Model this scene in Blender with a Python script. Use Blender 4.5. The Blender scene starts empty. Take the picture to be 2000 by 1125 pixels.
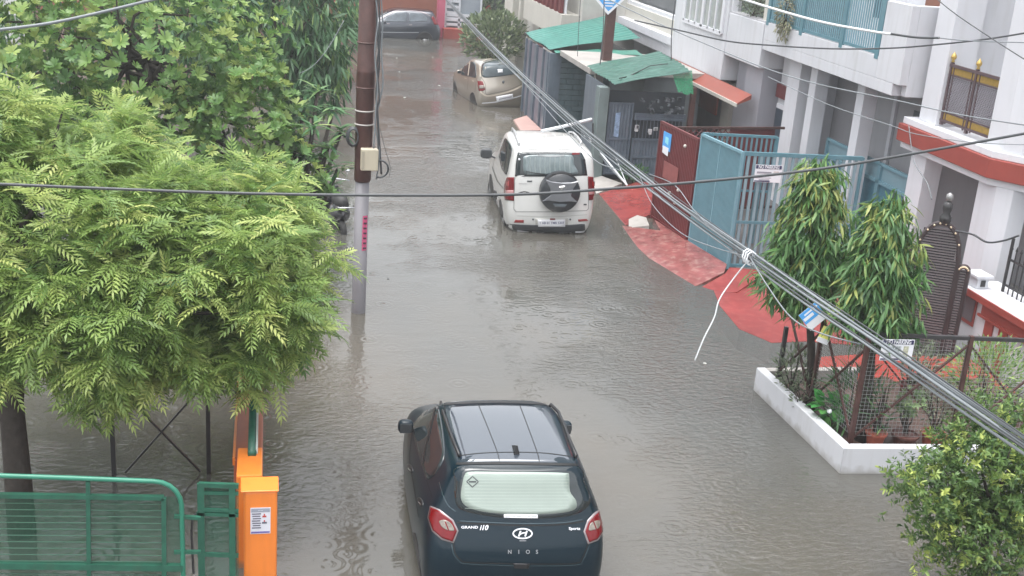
import bpy, bmesh, math, random
import numpy as np
from mathutils import Vector, Matrix
from mathutils.bvhtree import BVHTree
R_ = math.radians
random.seed(7); rng = np.random.default_rng(11)
scene = bpy.context.scene
COL = scene.collection

# ------------------------------------------------------------------ camera
CAM_F = 2300.0; CAM_P = R_(18.7); CAM_R = R_(4.3); CAM_H = 6.4; CAM_YAW = R_(12.5)
_F = Vector((math.sin(CAM_YAW)*math.cos(CAM_P), math.cos(CAM_YAW)*math.cos(CAM_P), -math.sin(CAM_P)))
_R0 = Vector((math.cos(CAM_YAW), -math.sin(CAM_YAW), 0)); _U0 = _R0.cross(_F)
_R = _R0*math.cos(CAM_R) + _U0*math.sin(CAM_R); _U = -_R0*math.sin(CAM_R) + _U0*math.cos(CAM_R)
CAM = Vector((0, 0, CAM_H))
cd = bpy.data.cameras.new('camera'); cam = bpy.data.objects.new('camera', cd); COL.objects.link(cam)
cam.matrix_world = Matrix(((_R.x, _U.x, -_F.x, 0), (_R.y, _U.y, -_F.y, 0), (_R.z, _U.z, -_F.z, CAM_H), (0, 0, 0, 1)))
cd.sensor_width = 36.0; cd.lens = 36.0*CAM_F/2000.0; cd.clip_start = 0.1; cd.clip_end = 2000
scene.camera = cam

# ------------------------------------------------------------------ world, sun, exposure (overcast rain)
SUN_EL = 80; SUN_ROT = -120
w = bpy.data.worlds.new('World'); scene.world = w; w.use_nodes = True
nt = w.node_tree; bg = nt.nodes['Background']
sky = nt.nodes.new('ShaderNodeTexSky'); sky.sky_type = 'NISHITA'; sky.sun_disc = False
sky.sun_elevation = R_(SUN_EL); sky.sun_rotation = R_(SUN_ROT); sky.air_density = 1.0; sky.dust_density = 4.0; sky.ozone_density = 1.0
hs = nt.nodes.new('ShaderNodeHueSaturation'); hs.inputs['Saturation'].default_value = 0.16
nt.links.new(sky.outputs[0], hs.inputs['Color']); nt.links.new(hs.outputs[0], bg.inputs[0])
bg.inputs[1].default_value = 0.15
sd = bpy.data.lights.new('sun', 'SUN'); sd.energy = 0.6; sd.angle = R_(50); sd.color = (1, 0.97, 0.93)
so = bpy.data.objects.new('sun', sd); COL.objects.link(so)
so.rotation_euler = (R_(90-SUN_EL), 0, R_(180-SUN_ROT))
scene.view_settings.view_transform = 'Standard'; scene.view_settings.look = 'None'
scene.view_settings.exposure = 1.6; scene.view_settings.gamma = 1.0

# ------------------------------------------------------------------ projection helpers (photo pixel of 2000x1125 -> point in the place)
def ray(x, y): return _F + _R*((x-1000)/CAM_F) - _U*((y-562.5)/CAM_F)
def W(x, y, z=0.0): d = ray(x, y); return CAM + d*((z-CAM_H)/d.z)
def WX(x, y, X): d = ray(x, y); return CAM + d*(X/d.x)
def WY(x, y, Y): d = ray(x, y); return CAM + d*(Y/d.y)
def WD(x, y, D): return CAM + ray(x, y)*D

# ------------------------------------------------------------------ materials
MATS = {}
def lin(c):
    return tuple(((v/12.92) if v <= 0.04045 else ((v+0.055)/1.055)**2.4) for v in c)
def mat(name, col, rough=0.6, metal=0.0, coat=0.0, var=0.12, vscale=3.0, bump=0.0, bscale=40.0, streak=0.0, streakcol=(0.12, 0.11, 0.10), spec=0.5, ior=1.5, coarse=0.0, alpha=1.0, tide=0.0):
    if name in MATS: return MATS[name]
    m = bpy.data.materials.new(name); m.use_nodes = True; MATS[name] = m
    n = m.node_tree.nodes; l = m.node_tree.links; b = n['Principled BSDF']
    b.inputs['Roughness'].default_value = rough; b.inputs['Metallic'].default_value = metal
    b.inputs['Coat Weight'].default_value = coat; b.inputs['Coat Roughness'].default_value = 0.03
    b.inputs['Specular IOR Level'].default_value = spec; b.inputs['IOR'].default_value = ior; b.inputs['Alpha'].default_value = alpha
    tc = n.new('ShaderNodeTexCoord')
    nz = n.new('ShaderNodeTexNoise'); nz.inputs['Scale'].default_value = vscale; nz.inputs['Detail'].default_value = 6; nz.inputs['Roughness'].default_value = 0.65
    l.new(tc.outputs['Object'], nz.inputs['Vector'])
    mr = n.new('ShaderNodeMapRange'); mr.inputs['From Min'].default_value = 0.3; mr.inputs['From Max'].default_value = 0.7
    mr.inputs['To Min'].default_value = 1-var; mr.inputs['To Max'].default_value = 1+var*0.6
    l.new(nz.outputs['Fac'], mr.inputs['Value'])
    vm = n.new('ShaderNodeVectorMath'); vm.operation = 'SCALE'; vm.inputs[0].default_value = col[:3]
    l.new(mr.outputs[0], vm.inputs['Scale']); out = vm.outputs[0]
    if streak > 0:
        mp = n.new('ShaderNodeMapping'); mp.inputs['Scale'].default_value = (5, 5, 0.5); l.new(tc.outputs['Object'], mp.inputs['Vector'])
        n2 = n.new('ShaderNodeTexNoise'); n2.inputs['Scale'].default_value = 1.6; n2.inputs['Detail'].default_value = 7; l.new(mp.outputs[0], n2.inputs['Vector'])
        r2 = n.new('ShaderNodeMapRange'); r2.inputs['From Min'].default_value = 0.5; r2.inputs['From Max'].default_value = 0.78; r2.inputs['To Max'].default_value = streak
        l.new(n2.outputs['Fac'], r2.inputs['Value'])
        mx = n.new('ShaderNodeMix'); mx.data_type = 'RGBA'; l.new(r2.outputs[0], mx.inputs['Factor']); l.new(out, mx.inputs['A']); mx.inputs['B'].default_value = (*streakcol, 1); out = mx.outputs['Result']
    if tide > 0:      # muddy band just above the flood line (things stand 0.3 m below the water)
        sx = n.new('ShaderNodeSeparateXYZ'); l.new(tc.outputs['Object'], sx.inputs[0])
        n4 = n.new('ShaderNodeTexNoise'); n4.inputs['Scale'].default_value = 7; n4.inputs['Detail'].default_value = 5; l.new(tc.outputs['Object'], n4.inputs['Vector'])
        ma = n.new('ShaderNodeMath'); ma.operation = 'MULTIPLY_ADD'; ma.inputs[1].default_value = -0.22; l.new(n4.outputs['Fac'], ma.inputs[0]); l.new(sx.outputs['Z'], ma.inputs[2])
        r4 = n.new('ShaderNodeMapRange'); r4.inputs['From Min'].default_value = 0.20; r4.inputs['From Max'].default_value = 0.30; r4.inputs['To Min'].default_value = tide; r4.inputs['To Max'].default_value = 0.0; l.new(ma.outputs[0], r4.inputs['Value'])
        m4 = n.new('ShaderNodeMix'); m4.data_type = 'RGBA'; l.new(r4.outputs[0], m4.inputs['Factor']); l.new(out, m4.inputs['A']); m4.inputs['B'].default_value = (0.17, 0.15, 0.115, 1); out = m4.outputs['Result']
    l.new(out, b.inputs['Base Color'])
    if bump > 0:
        n3 = n.new('ShaderNodeTexNoise'); n3.inputs['Scale'].default_value = bscale; n3.inputs['Detail'].default_value = 4; l.new(tc.outputs['Object'], n3.inputs['Vector'])
        bp = n.new('ShaderNodeBump'); bp.inputs['Strength'].default_value = bump; bp.inputs['Distance'].default_value = 0.01
        l.new(n3.outputs['Fac'], bp.inputs['Height']); l.new(bp.outputs[0], b.inputs['Normal'])
    if coarse > 0:
        r3 = n.new('ShaderNodeMapRange'); r3.inputs['To Min'].default_value = max(0.02, rough-coarse); r3.inputs['To Max'].default_value = rough+coarse
        l.new(nz.outputs['Fac'], r3.inputs['Value']); l.new(r3.outputs[0], b.inputs['Roughness'])
    return m

def leafmat(name, dark, mid, light, trans=0.3):
    if name in MATS: return MATS[name]
    m = bpy.data.materials.new(name); m.use_nodes = True; MATS[name] = m
    n = m.node_tree.nodes; l = m.node_tree.links; b = n['Principled BSDF']
    at = n.new('ShaderNodeAttribute'); at.attribute_name = 'tint'
    cr = n.new('ShaderNodeValToRGB'); e = cr.color_ramp.elements
    e[0].color = (*dark, 1); e[1].color = (*light, 1); e[1].position = 1.0; x = e.new(0.5); x.color = (*mid, 1)
    l.new(at.outputs['Fac'], cr.inputs[0]); l.new(cr.outputs[0], b.inputs['Base Color'])
    b.inputs['Roughness'].default_value = 0.42; b.inputs['Specular IOR Level'].default_value = 0.45
    tr = n.new('ShaderNodeBsdfTranslucent'); l.new(cr.outputs[0], tr.inputs['Color'])
    mx = n.new('ShaderNodeMixShader'); mx.inputs[0].default_value = trans
    l.new(b.outputs[0], mx.inputs[1]); l.new(tr.outputs[0], mx.inputs[2]); l.new(mx.outputs[0], n['Material Output'].inputs['Surface'])
    return m

def netmat(name, col, holes=0.55, scale=60):
    if name in MATS: return MATS[name]
    m = bpy.data.materials.new(name); m.use_nodes = True; MATS[name] = m
    n = m.node_tree.nodes; l = m.node_tree.links; b = n['Principled BSDF']
    b.inputs['Base Color'].default_value = (*col, 1); b.inputs['Roughness'].default_value = 0.6
    tc = n.new('ShaderNodeTexCoord'); nz = n.new('ShaderNodeTexNoise'); nz.inputs['Scale'].default_value = scale; l.new(tc.outputs['Object'], nz.inputs['Vector'])
    mr = n.new('ShaderNodeMapRange'); mr.inputs['From Min'].default_value = 0.35; mr.inputs['From Max'].default_value = 0.65
    mr.inputs['To Min'].default_value = 1-holes-0.12; mr.inputs['To Max'].default_value = min(1, 1-holes+0.12); l.new(nz.outputs['Fac'], mr.inputs['Value']); l.new(mr.outputs[0], b.inputs['Alpha'])
    return m

# ------------------------------------------------------------------ object helpers
PW = {}     # world matrix of every thing / part
def _tags(o, label=None, cat=None, group=None, kind=None):
    if label: o['label'] = label
    if cat: o['category'] = cat
    if group: o['group'] = group
    if kind: o['kind'] = kind
def thing(name, label, cat, loc=(0, 0, 0), rot=0.0, group=None):
    o = bpy.data.objects.new(name, None); COL.objects.link(o); o.empty_display_size = 0.2
    o.location = loc; o.rotation_euler = (0, 0, rot)
    PW[o] = Matrix.Translation(Vector(loc)) @ Matrix.Rotation(rot, 4, 'Z')
    _tags(o, label, cat, group); return o
def mkobj(name, verts, faces, material, parent=None, M=None, smooth=False):
    """verts are in world space (or in the space M maps from); stored relative to the thing"""
    me = bpy.data.meshes.new(name)
    if M is not None: verts = [M @ Vector(v) for v in verts]
    root = parent
    if parent is not None:
        inv = PW[parent].inverted(); verts = [inv @ Vector(v) for v in verts]
    me.from_pydata([tuple(v) for v in verts], [], faces)
    me.materials.append(material)
    if smooth:
        for p in me.polygons: p.use_smooth = True
    o = bpy.data.objects.new(name, me); COL.objects.link(o)
    if parent is not None: o.parent = parent; PW[o] = PW[parent].copy()
    return o
def bev(o, wd=0.01, seg=2):
    m = o.modifiers.new('bevel', 'BEVEL'); m.width = wd; m.segments = seg; m.limit_method = 'ANGLE'; m.angle_limit = R_(40); return o
class MB:
    def __init__(s): s.v = []; s.f = []
    def add(s, v, f):
        n = len(s.v); s.v += [Vector(p) for p in v]; s.f += [tuple(i+n for i in q) for q in f]; return s
    def box(s, x0, x1, y0, y1, z0, z1):
        return s.hexa([(x0, y0, z0), (x1, y0, z0), (x1, y1, z0), (x0, y1, z0)], [(x0, y0, z1), (x1, y0, z1), (x1, y1, z1), (x0, y1, z1)])
    def hexa(s, a, b):
        return s.add(list(a)+list(b), [(3, 2, 1, 0), (4, 5, 6, 7), (0, 1, 5, 4), (1, 2, 6, 5), (2, 3, 7, 6), (3, 0, 4, 7)])
    def prism(s, pts, z0, z1):          # vertical prism on polygon pts (x,y) ccw
        n = len(pts); v = [(x, y, z0) for x, y in pts]+[(x, y, z1) for x, y in pts]
        return s.add(v, [tuple(range(n-1, -1, -1)), tuple(range(n, 2*n))]+[(i, (i+1) % n, n+(i+1) % n, n+i) for i in range(n)])
    def wall(s, p, q, z0, z1, t):       # upright slab between ground points p and q, thickness t to its left
        p = Vector((p[0], p[1])); q = Vector((q[0], q[1])); d = (q-p).normalized(); n = Vector((-d.y, d.x))*t
        return s.prism([tuple(p), tuple(q), tuple(q+n), tuple(p+n)], z0, z1)
    def bar(s, a, b, w_, h_=None, up=(0, 0, 1)):
        a = Vector(a); b = Vector(b); h_ = h_ or w_; d = (b-a).normalized(); u = Vector(up)
        if abs(d.dot(u)) > 0.98: u = Vector((0, 1, 0))
        x = d.cross(u).normalized()*w_/2; z = x.cross(d).normalized()*h_/2
        return s.hexa([a-x-z, a+x-z, b+x-z, b-x-z], [a-x+z, a+x+z, b+x+z, b-x+z])
    def tube(s, pts, r, n=8, caps=True):
        pts = [Vector(p) for p in pts]; m = len(pts); rr = r if isinstance(r, (list, tuple)) else [r]*m
        v = []; prev = None
        for i, p in enumerate(pts):
            d = (pts[min(i+1, m-1)]-pts[max(i-1, 0)]).normalized()
            if prev is None:
                u = Vector((0, 0, 1)) if abs(d.z) < 0.9 else Vector((1, 0, 0)); x = d.cross(u).normalized()
            else:
                x = (prev - d*prev.dot(d)).normalized()
            prev = x; y = d.cross(x)
            v += [p+(x*math.cos(2*math.pi*k/n)+y*math.sin(2*math.pi*k/n))*rr[i] for k in range(n)]
        f = [(i*n+k, i*n+(k+1) % n, (i+1)*n+(k+1) % n, (i+1)*n+k) for i in range(m-1) for k in range(n)]
        if caps: f += [tuple(range(n-1, -1, -1)), tuple(range((m-1)*n, m*n))]
        return s.add(v, f)
    def lathe(s, c, prof, n=16):        # prof: (r, z)
        c = Vector(c); v = []
        for r, z in prof: v += [c+Vector((r*math.cos(2*math.pi*k/n), r*math.sin(2*math.pi*k/n), z)) for k in range(n)]
        m = len(prof)
        return s.add(v, [(i*n+k, i*n+(k+1) % n, (i+1)*n+(k+1) % n, (i+1)*n+k) for i in range(m-1) for k in range(n)]+[tuple(range(n-1, -1, -1)), tuple(range((m-1)*n, m*n))])
    def ball(s, c, r, n=10, sz=1.0):
        pr = [(max(0.001, r*math.sin(math.pi*i/8)), -r*sz*math.cos(math.pi*i/8)) for i in range(9)]
        return s.lathe(c, pr, n)
    def sheet(s, a, b, c, d, nu, nv, fn=None, th=0.0):   # a->b = u, a->d = v ; fn(u,v)-> z offset
        a, b, c, d = map(Vector, (a, b, c, d)); V = []
        for j in range(nv+1):
            for i in range(nu+1):
                u = i/nu; t = j/nv; p = (a*(1-u)+b*u)*(1-t)+(d*(1-u)+c*u)*t
                if fn: p = p+Vector((0, 0, fn(u, t)))
                V.append(p)
        F = [(j*(nu+1)+i, j*(nu+1)+i+1, (j+1)*(nu+1)+i+1, (j+1)*(nu+1)+i) for j in range(nv) for i in range(nu)]
        s.add(V, F)
        if th:
            k = len(V); s.add([p-Vector((0, 0, th)) for p in V], [tuple(reversed(q)) for q in F])
        return s
    def build(s, name, material, parent=None, M=None, smooth=False, label=None, bevel=0):
        o = mkobj(name, s.v, s.f, material, parent, M, smooth)
        if label: o['label'] = label
        if bevel: bev(o, bevel)
        return o
    def solo(s, name, material, label, cat, group=None, kind=None, smooth=False, bevel=0):
        """one mesh = one thing, origin at its base"""
        xs = [p.x for p in s.v]; ys = [p.y for p in s.v]; zs = [p.z for p in s.v]
        c = Vector(((min(xs)+max(xs))/2, (min(ys)+max(ys))/2, min(zs)))
        me = bpy.data.meshes.new(name); me.from_pydata([tuple(p-c) for p in s.v], [], s.f); me.materials.append(material)
        if smooth:
            for p in me.polygons: p.use_smooth = True
        o = bpy.data.objects.new(name, me); COL.objects.link(o); o.location = c
        _tags(o, label, cat, group, kind)
        if bevel: bev(o, bevel)
        PW[o] = Matrix.Translation(c)
        return o
def copy_tree(o, parent=None):
    c = o.copy(); COL.objects.link(c)
    if parent is not None: c.parent = parent
    for ch in list(o.children): copy_tree(ch, c)
    return c
def text_verts(s, size=1.0, ext=0.0):
    cu = bpy.data.curves.new('t', 'FONT'); cu.body = s; cu.size = size; cu.extrude = ext; cu.align_x = 'CENTER'; cu.align_y = 'CENTER'; cu.resolution_u = 3; cu.offset = 0.022*size
    o = bpy.data.objects.new('t', cu); COL.objects.link(o); dg = bpy.context.evaluated_depsgraph_get(); dg.update()
    me = bpy.data.meshes.new_from_object(o.evaluated_get(dg)); v = [p.co.copy() for p in me.vertices]; f = [tuple(p.vertices) for p in me.polygons]
    bpy.data.objects.remove(o); bpy.data.curves.remove(cu); bpy.data.meshes.remove(me); return v, f
def text_part(name, s, size, c, xdir, ydir, material, parent, sx=1.0, ext=0.001):
    v, f = text_verts(s, size, ext); X = Vector(xdir).normalized(); Y = Vector(ydir).normalized(); N = X.cross(Y); c = Vector(c)
    return mkobj(name, [c+X*p.x*sx+Y*p.y+N*p.z for p in v], f, material, parent)

# ------------------------------------------------------------------ palette
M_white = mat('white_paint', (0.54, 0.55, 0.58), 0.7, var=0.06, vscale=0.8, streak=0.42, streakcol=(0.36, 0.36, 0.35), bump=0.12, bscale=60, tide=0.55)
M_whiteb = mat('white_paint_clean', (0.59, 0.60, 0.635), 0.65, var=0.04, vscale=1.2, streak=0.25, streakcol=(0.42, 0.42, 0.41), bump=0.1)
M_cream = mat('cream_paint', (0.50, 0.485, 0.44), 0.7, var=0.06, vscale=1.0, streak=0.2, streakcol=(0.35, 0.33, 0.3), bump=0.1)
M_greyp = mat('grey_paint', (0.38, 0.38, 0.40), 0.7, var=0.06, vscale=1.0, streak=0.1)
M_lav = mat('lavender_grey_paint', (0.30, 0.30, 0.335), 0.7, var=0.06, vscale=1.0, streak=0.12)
M_redband = mat('brick_red_paint', (0.27, 0.052, 0.04), 0.45, var=0.1, vscale=4, streak=0.18, streakcol=(0.22, 0.07, 0.05))
M_redfloor = mat('red_oxide_floor', (0.24, 0.045, 0.042), 0.22, var=0.25, vscale=1.6, streak=0.25, streakcol=(0.40, 0.15, 0.12), bump=0.1, coarse=0.12)
M_ramp = mat('worn_red_concrete', (0.23, 0.078, 0.074), 0.22, var=0.4, vscale=3.5, streak=0.65, streakcol=(0.34, 0.23, 0.2), bump=0.25, coarse=0.1)
M_conc = mat('weathered_concrete', (0.36, 0.34, 0.32), 0.55, var=0.22, vscale=2.0, streak=0.3, streakcol=(0.2, 0.19, 0.17), bump=0.3)
M_pinkc = mat('pinkish_concrete', (0.46, 0.3, 0.27), 0.4, var=0.2, vscale=2.0, bump=0.2)
M_dark = mat('dark_metal', (0.035, 0.034, 0.036), 0.4, var=0.2, vscale=10)
M_black = mat('black_plastic', (0.015, 0.015, 0.017), 0.4, var=0.15)
M_rust = mat('rusty_red_brown', (0.07, 0.03, 0.025), 0.55, var=0.35, vscale=6, streak=0.4, streakcol=(0.05, 0.03, 0.03), bump=0.2)
M_maroon = mat('maroon_paint', (0.13, 0.024, 0.026), 0.4, var=0.2, vscale=5, streak=0.3, streakcol=(0.1, 0.03, 0.03))
M_blue = mat('blue_grey_paint', (0.09, 0.205, 0.25), 0.4, var=0.12, vscale=4, streak=0.2, streakcol=(0.3, 0.38, 0.4))
M_blueL = mat('pale_blue_paint', (0.165, 0.31, 0.37), 0.4, var=0.1, vscale=4)
M_shed = mat('blue_grey_sheet', (0.11, 0.14, 0.175), 0.35, var=0.2, vscale=3, streak=0.3, streakcol=(0.25, 0.28, 0.3))
M_shedd = mat('green_grey_brick', (0.10, 0.15, 0.17), 0.6, var=0.25, vscale=5, streak=0.3, streakcol=(0.22, 0.26, 0.27), bump=0.3)
M_mauve = mat('mauve_grey_sheet', (0.19, 0.175, 0.21), 0.4, var=0.12, vscale=3, streak=0.2)
M_groofA = mat('teal_green_roof_sheet', (0.045, 0.18, 0.15), 0.35, var=0.2, vscale=4, streak=0.3, streakcol=(0.2, 0.38, 0.35))
M_groofB = mat('dark_green_roof_sheet', (0.026, 0.095, 0.072), 0.35, var=0.25, vscale=4, streak=0.35, streakcol=(0.15, 0.26, 0.22))
M_orange = mat('orange_paint', (0.80, 0.225, 0.035), 0.38, var=0.06, vscale=3, streak=0.4, streakcol=(0.50, 0.135, 0.03), bump=0.08, tide=0.7)
M_orangeD = mat('faded_orange_paint', (0.40, 0.105, 0.05), 0.45, var=0.15, vscale=3, streak=0.3, streakcol=(0.3, 0.12, 0.06))
M_green = mat('green_gate_paint', (0.022, 0.11, 0.072), 0.38, var=0.25, vscale=9, streak=0.35, streakcol=(0.05, 0.07, 0.045))
M_gold = mat('gold_paint', (0.58, 0.40, 0.12), 0.35, metal=0.55, var=0.15, vscale=20)
M_glass = mat('window_glass', (0.02, 0.028, 0.032), 0.04, var=0.05, spec=0.8)
M_tint = mat('tinted_panel', (0.10, 0.11, 0.12), 0.3, var=0.15)
M_door = mat('dark_blue_door', (0.03, 0.045, 0.065), 0.3, var=0.1)
M_bark = mat('dark_bark', (0.045, 0.036, 0.03), 0.85, var=0.4, vscale=9, bump=0.9, bscale=25)
M_soil = mat('wet_soil', (0.08, 0.045, 0.035), 0.6, var=0.35, vscale=12, bump=0.5)
M_terra = mat('terracotta', (0.36, 0.10, 0.065), 0.5, var=0.15, vscale=8)
M_wireL = mat('grey_cable_sheath', (0.19, 0.21, 0.225), 0.4, var=0.15, vscale=2)
M_wireD = mat('black_cable_sheath', (0.05, 0.055, 0.06), 0.4, var=0.15, vscale=2)
M_wireW = mat('white_pipe', (0.6, 0.62, 0.64), 0.35, var=0.05)
M_whitepl = mat('white_plate', (0.75, 0.76, 0.80), 0.35, var=0.03)
M_navy = mat('navy_print', (0.03, 0.03, 0.09), 0.4, var=0.02)
M_signblue = mat('blue_print', (0.08, 0.35, 0.75), 0.4, var=0.05)
M_yellow = mat('yellow_print', (0.80, 0.62, 0.05), 0.4, var=0.05)
# ================================================================== SETTING
def plane(name, x0, x1, y0, y1, z, m, kind='structure'):
    return MB().add([(x0, y0, z), (x1, y0, z), (x1, y1, z), (x0, y1, z)], [(0, 1, 2, 3)]).solo(name, m, None, None, kind=kind)
M_road = mat('submerged_mud_road', (0.20, 0.175, 0.14), 0.7, var=0.3, vscale=0.6, bump=0.3)
plane('road', -400, 400, -60, 1500, -0.35, M_road)

def water_mat():
    m = bpy.data.materials.new('muddy_flood_water'); m.use_nodes = True
    n = m.node_tree.nodes; l = m.node_tree.links; b = n['Principled BSDF']
    geo = n.new('ShaderNodeNewGeometry')
    def noise(scale, det=3, rough=0.5, mapsc=None, dist=0.0):
        z = n.new('ShaderNodeTexNoise'); z.inputs['Scale'].default_value = scale; z.inputs['Detail'].default_value = det; z.inputs['Roughness'].default_value = rough; z.inputs['Distortion'].default_value = dist
        if mapsc:
            mp = n.new('ShaderNodeMapping'); mp.inputs['Scale'].default_value = mapsc; l.new(geo.outputs['Position'], mp.inputs['Vector']); l.new(mp.outputs[0], z.inputs['Vector'])
        else: l.new(geo.outputs['Position'], z.inputs['Vector'])
        return z.outputs['Fac']
    def rng_(v, a, c, t0, t1):
        r = n.new('ShaderNodeMapRange'); r.interpolation_type = 'SMOOTHSTEP'
        for k, x in zip(('From Min', 'From Max', 'To Min', 'To Max'), (a, c, t0, t1)): r.inputs[k].default_value = x
        l.new(v, r.inputs['Value']); return r.outputs[0]
    def mth(op, a, c=None):
        k = n.new('ShaderNodeMath'); k.operation = op
        for i, x in enumerate((a, c)):
            if x is None: continue
            if isinstance(x, (int, float)): k.inputs[i].default_value = x
            else: l.new(x, k.inputs[i])
        return k.outputs[0]
    # silt colour: grey-brown with warmer, shallower silt patches
    mx = n.new('ShaderNodeMix'); mx.data_type = 'RGBA'
    l.new(rng_(noise(0.16, 5, 0.6, (1, 0.6, 1)), 0.38, 0.66, 0, 1), mx.inputs['Factor'])
    mx.inputs['A'].default_value = (0.088, 0.089, 0.082, 1); mx.inputs['B'].default_value = (0.115, 0.103, 0.084, 1)
    l.new(mx.outputs['Result'], b.inputs['Base Color'])
    b.inputs['Roughness'].default_value = 0.06; b.inputs['IOR'].default_value = 1.72; b.inputs['Specular IOR Level'].default_value = 0.6
    # ripples
    patch = rng_(noise(0.22, 4, 0.55), 0.44, 0.60, 0.04, 2.2)
    fine = mth('MULTIPLY', noise(7, 3, 0.6, (1, 2.0, 1), 0.5), mth('MULTIPLY', patch, 0.55))
    med = mth('MULTIPLY', noise(2.2, 2, 0.5, (0.8, 2.0, 1), 0.6), 0.28)
    h = mth('ADD', fine, med)
    # rings where rain drops hit
    for sc, amp, fr in ((1.3, 0.10, 70), (2.9, 0.05, 62), (0.6, 0.12, 55)):
        vo = n.new('ShaderNodeTexVoronoi'); vo.voronoi_dimensions = '2D'; vo.inputs['Scale'].default_value = sc
        l.new(geo.outputs['Position'], vo.inputs['Vector'])
        d = mth('DIVIDE', vo.outputs['Distance'], sc)
        wv = mth('SINE', mth('MULTIPLY', d, fr*1.0))
        rad = mth('MULTIPLY', vo.outputs['Color'], 1.0)
        fall = rng_(d, 0.05, 0.30, 1.0, 0.0)
        h = mth('ADD', h, mth('MULTIPLY', mth('MULTIPLY', wv, fall), mth('MULTIPLY', rad, amp)))
    bp = n.new('ShaderNodeBump'); bp.inputs['Strength'].default_value = 0.7; bp.inputs['Distance'].default_value = 0.03
    l.new(h, bp.inputs['Height']); l.new(bp.outputs[0], b.inputs['Normal'])
    tr = n.new('ShaderNodeBsdfTransparent'); tr.inputs['Color'].default_value = (0.85, 0.8, 0.7, 1)
    ms = n.new('ShaderNodeMixShader'); ms.inputs[0].default_value = 0.84
    l.new(tr.outputs[0], ms.inputs[1]); l.new(b.outputs[0], ms.inputs[2]); l.new(ms.outputs[0], n['Material Output'].inputs['Surface'])
    return m
plane('flood_water', -400, 400, -60, 1500, 0.0, water_mat())

# ================================================================== RIGHT SIDE: house with the red band (nearest)
hc = thing('house', 'nearest white house with a brick red band, square white columns and gold-trimmed balcony railing', 'house', (14, 16, -0.3))
b_ = MB()
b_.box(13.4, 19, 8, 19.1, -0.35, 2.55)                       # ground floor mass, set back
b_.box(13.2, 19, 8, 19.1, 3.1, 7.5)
b_.build('wall', M_greyp, hc)
# porch floor and slab with chamfered end
MB().prism([(11.3, 19.1), (11.3, 16.42), (11.75, 15.75), (13.4, 15.75), (13.4, 19.1)], -0.35, 0.22).build('porch_floor', M_conc, hc)
def chsl(x, y0, y1, z0, z1, m, name, d=0.0):
    return MB().prism([(x, y1), (x, y0+0.1), (x+0.62, y0-0.82), (14, y0-0.82), (14, y1)][::1], z0, z1).build(name, m, hc, bevel=0.012)
chsl(11.18, 16.25, 19.12, 2.50, 2.62, M_whiteb, 'white_soffit_band')
chsl(11.10, 16.20, 19.16, 2.622, 2.93, M_redband, 'red_band')
chsl(11.16, 16.24, 19.13, 2.932, 3.05, M_whiteb, 'floor_slab')
def col(x, y, z0, z1, s, m, parent, name='column', sx=None):
    sx = sx or s
    return MB().box(x, x+sx, y, y+s, z0, z1).build(name, m, parent, bevel=0.012)
col(11.28, 18.35, 0.0, 2.50, 0.50, M_whiteb, hc, sx=0.34)
MB().prism([(11.28, 16.72), (11.28, 16.22), (11.42, 15.98), (11.72, 15.98), (11.72, 16.72)], -0.3, 2.50).build('column', M_whiteb, hc, bevel=0.01)
MB().prism([(11.28, 16.72), (11.28, 16.25), (11.44, 15.98), (11.74, 15.98), (11.74, 16.72)], 3.05, 7.4).build('column', M_whiteb, hc, bevel=0.01)
col(11.28, 18.28, 3.05, 7.4, 0.55, M_whiteb, hc)
MB().box(13.0, 13.17, 15.4, 19.0, 4.55, 4.66).build('wall_groove', M_dark, hc)
MB().box(11.83, 13.2, 18.50, 19.10, 3.05, 7.4).build('side_wall', M_white, hc)
MB().box(11.64, 13.4, 18.62, 19.08, 0.22, 2.50).build('side_wall', M_greyp, hc)

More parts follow.
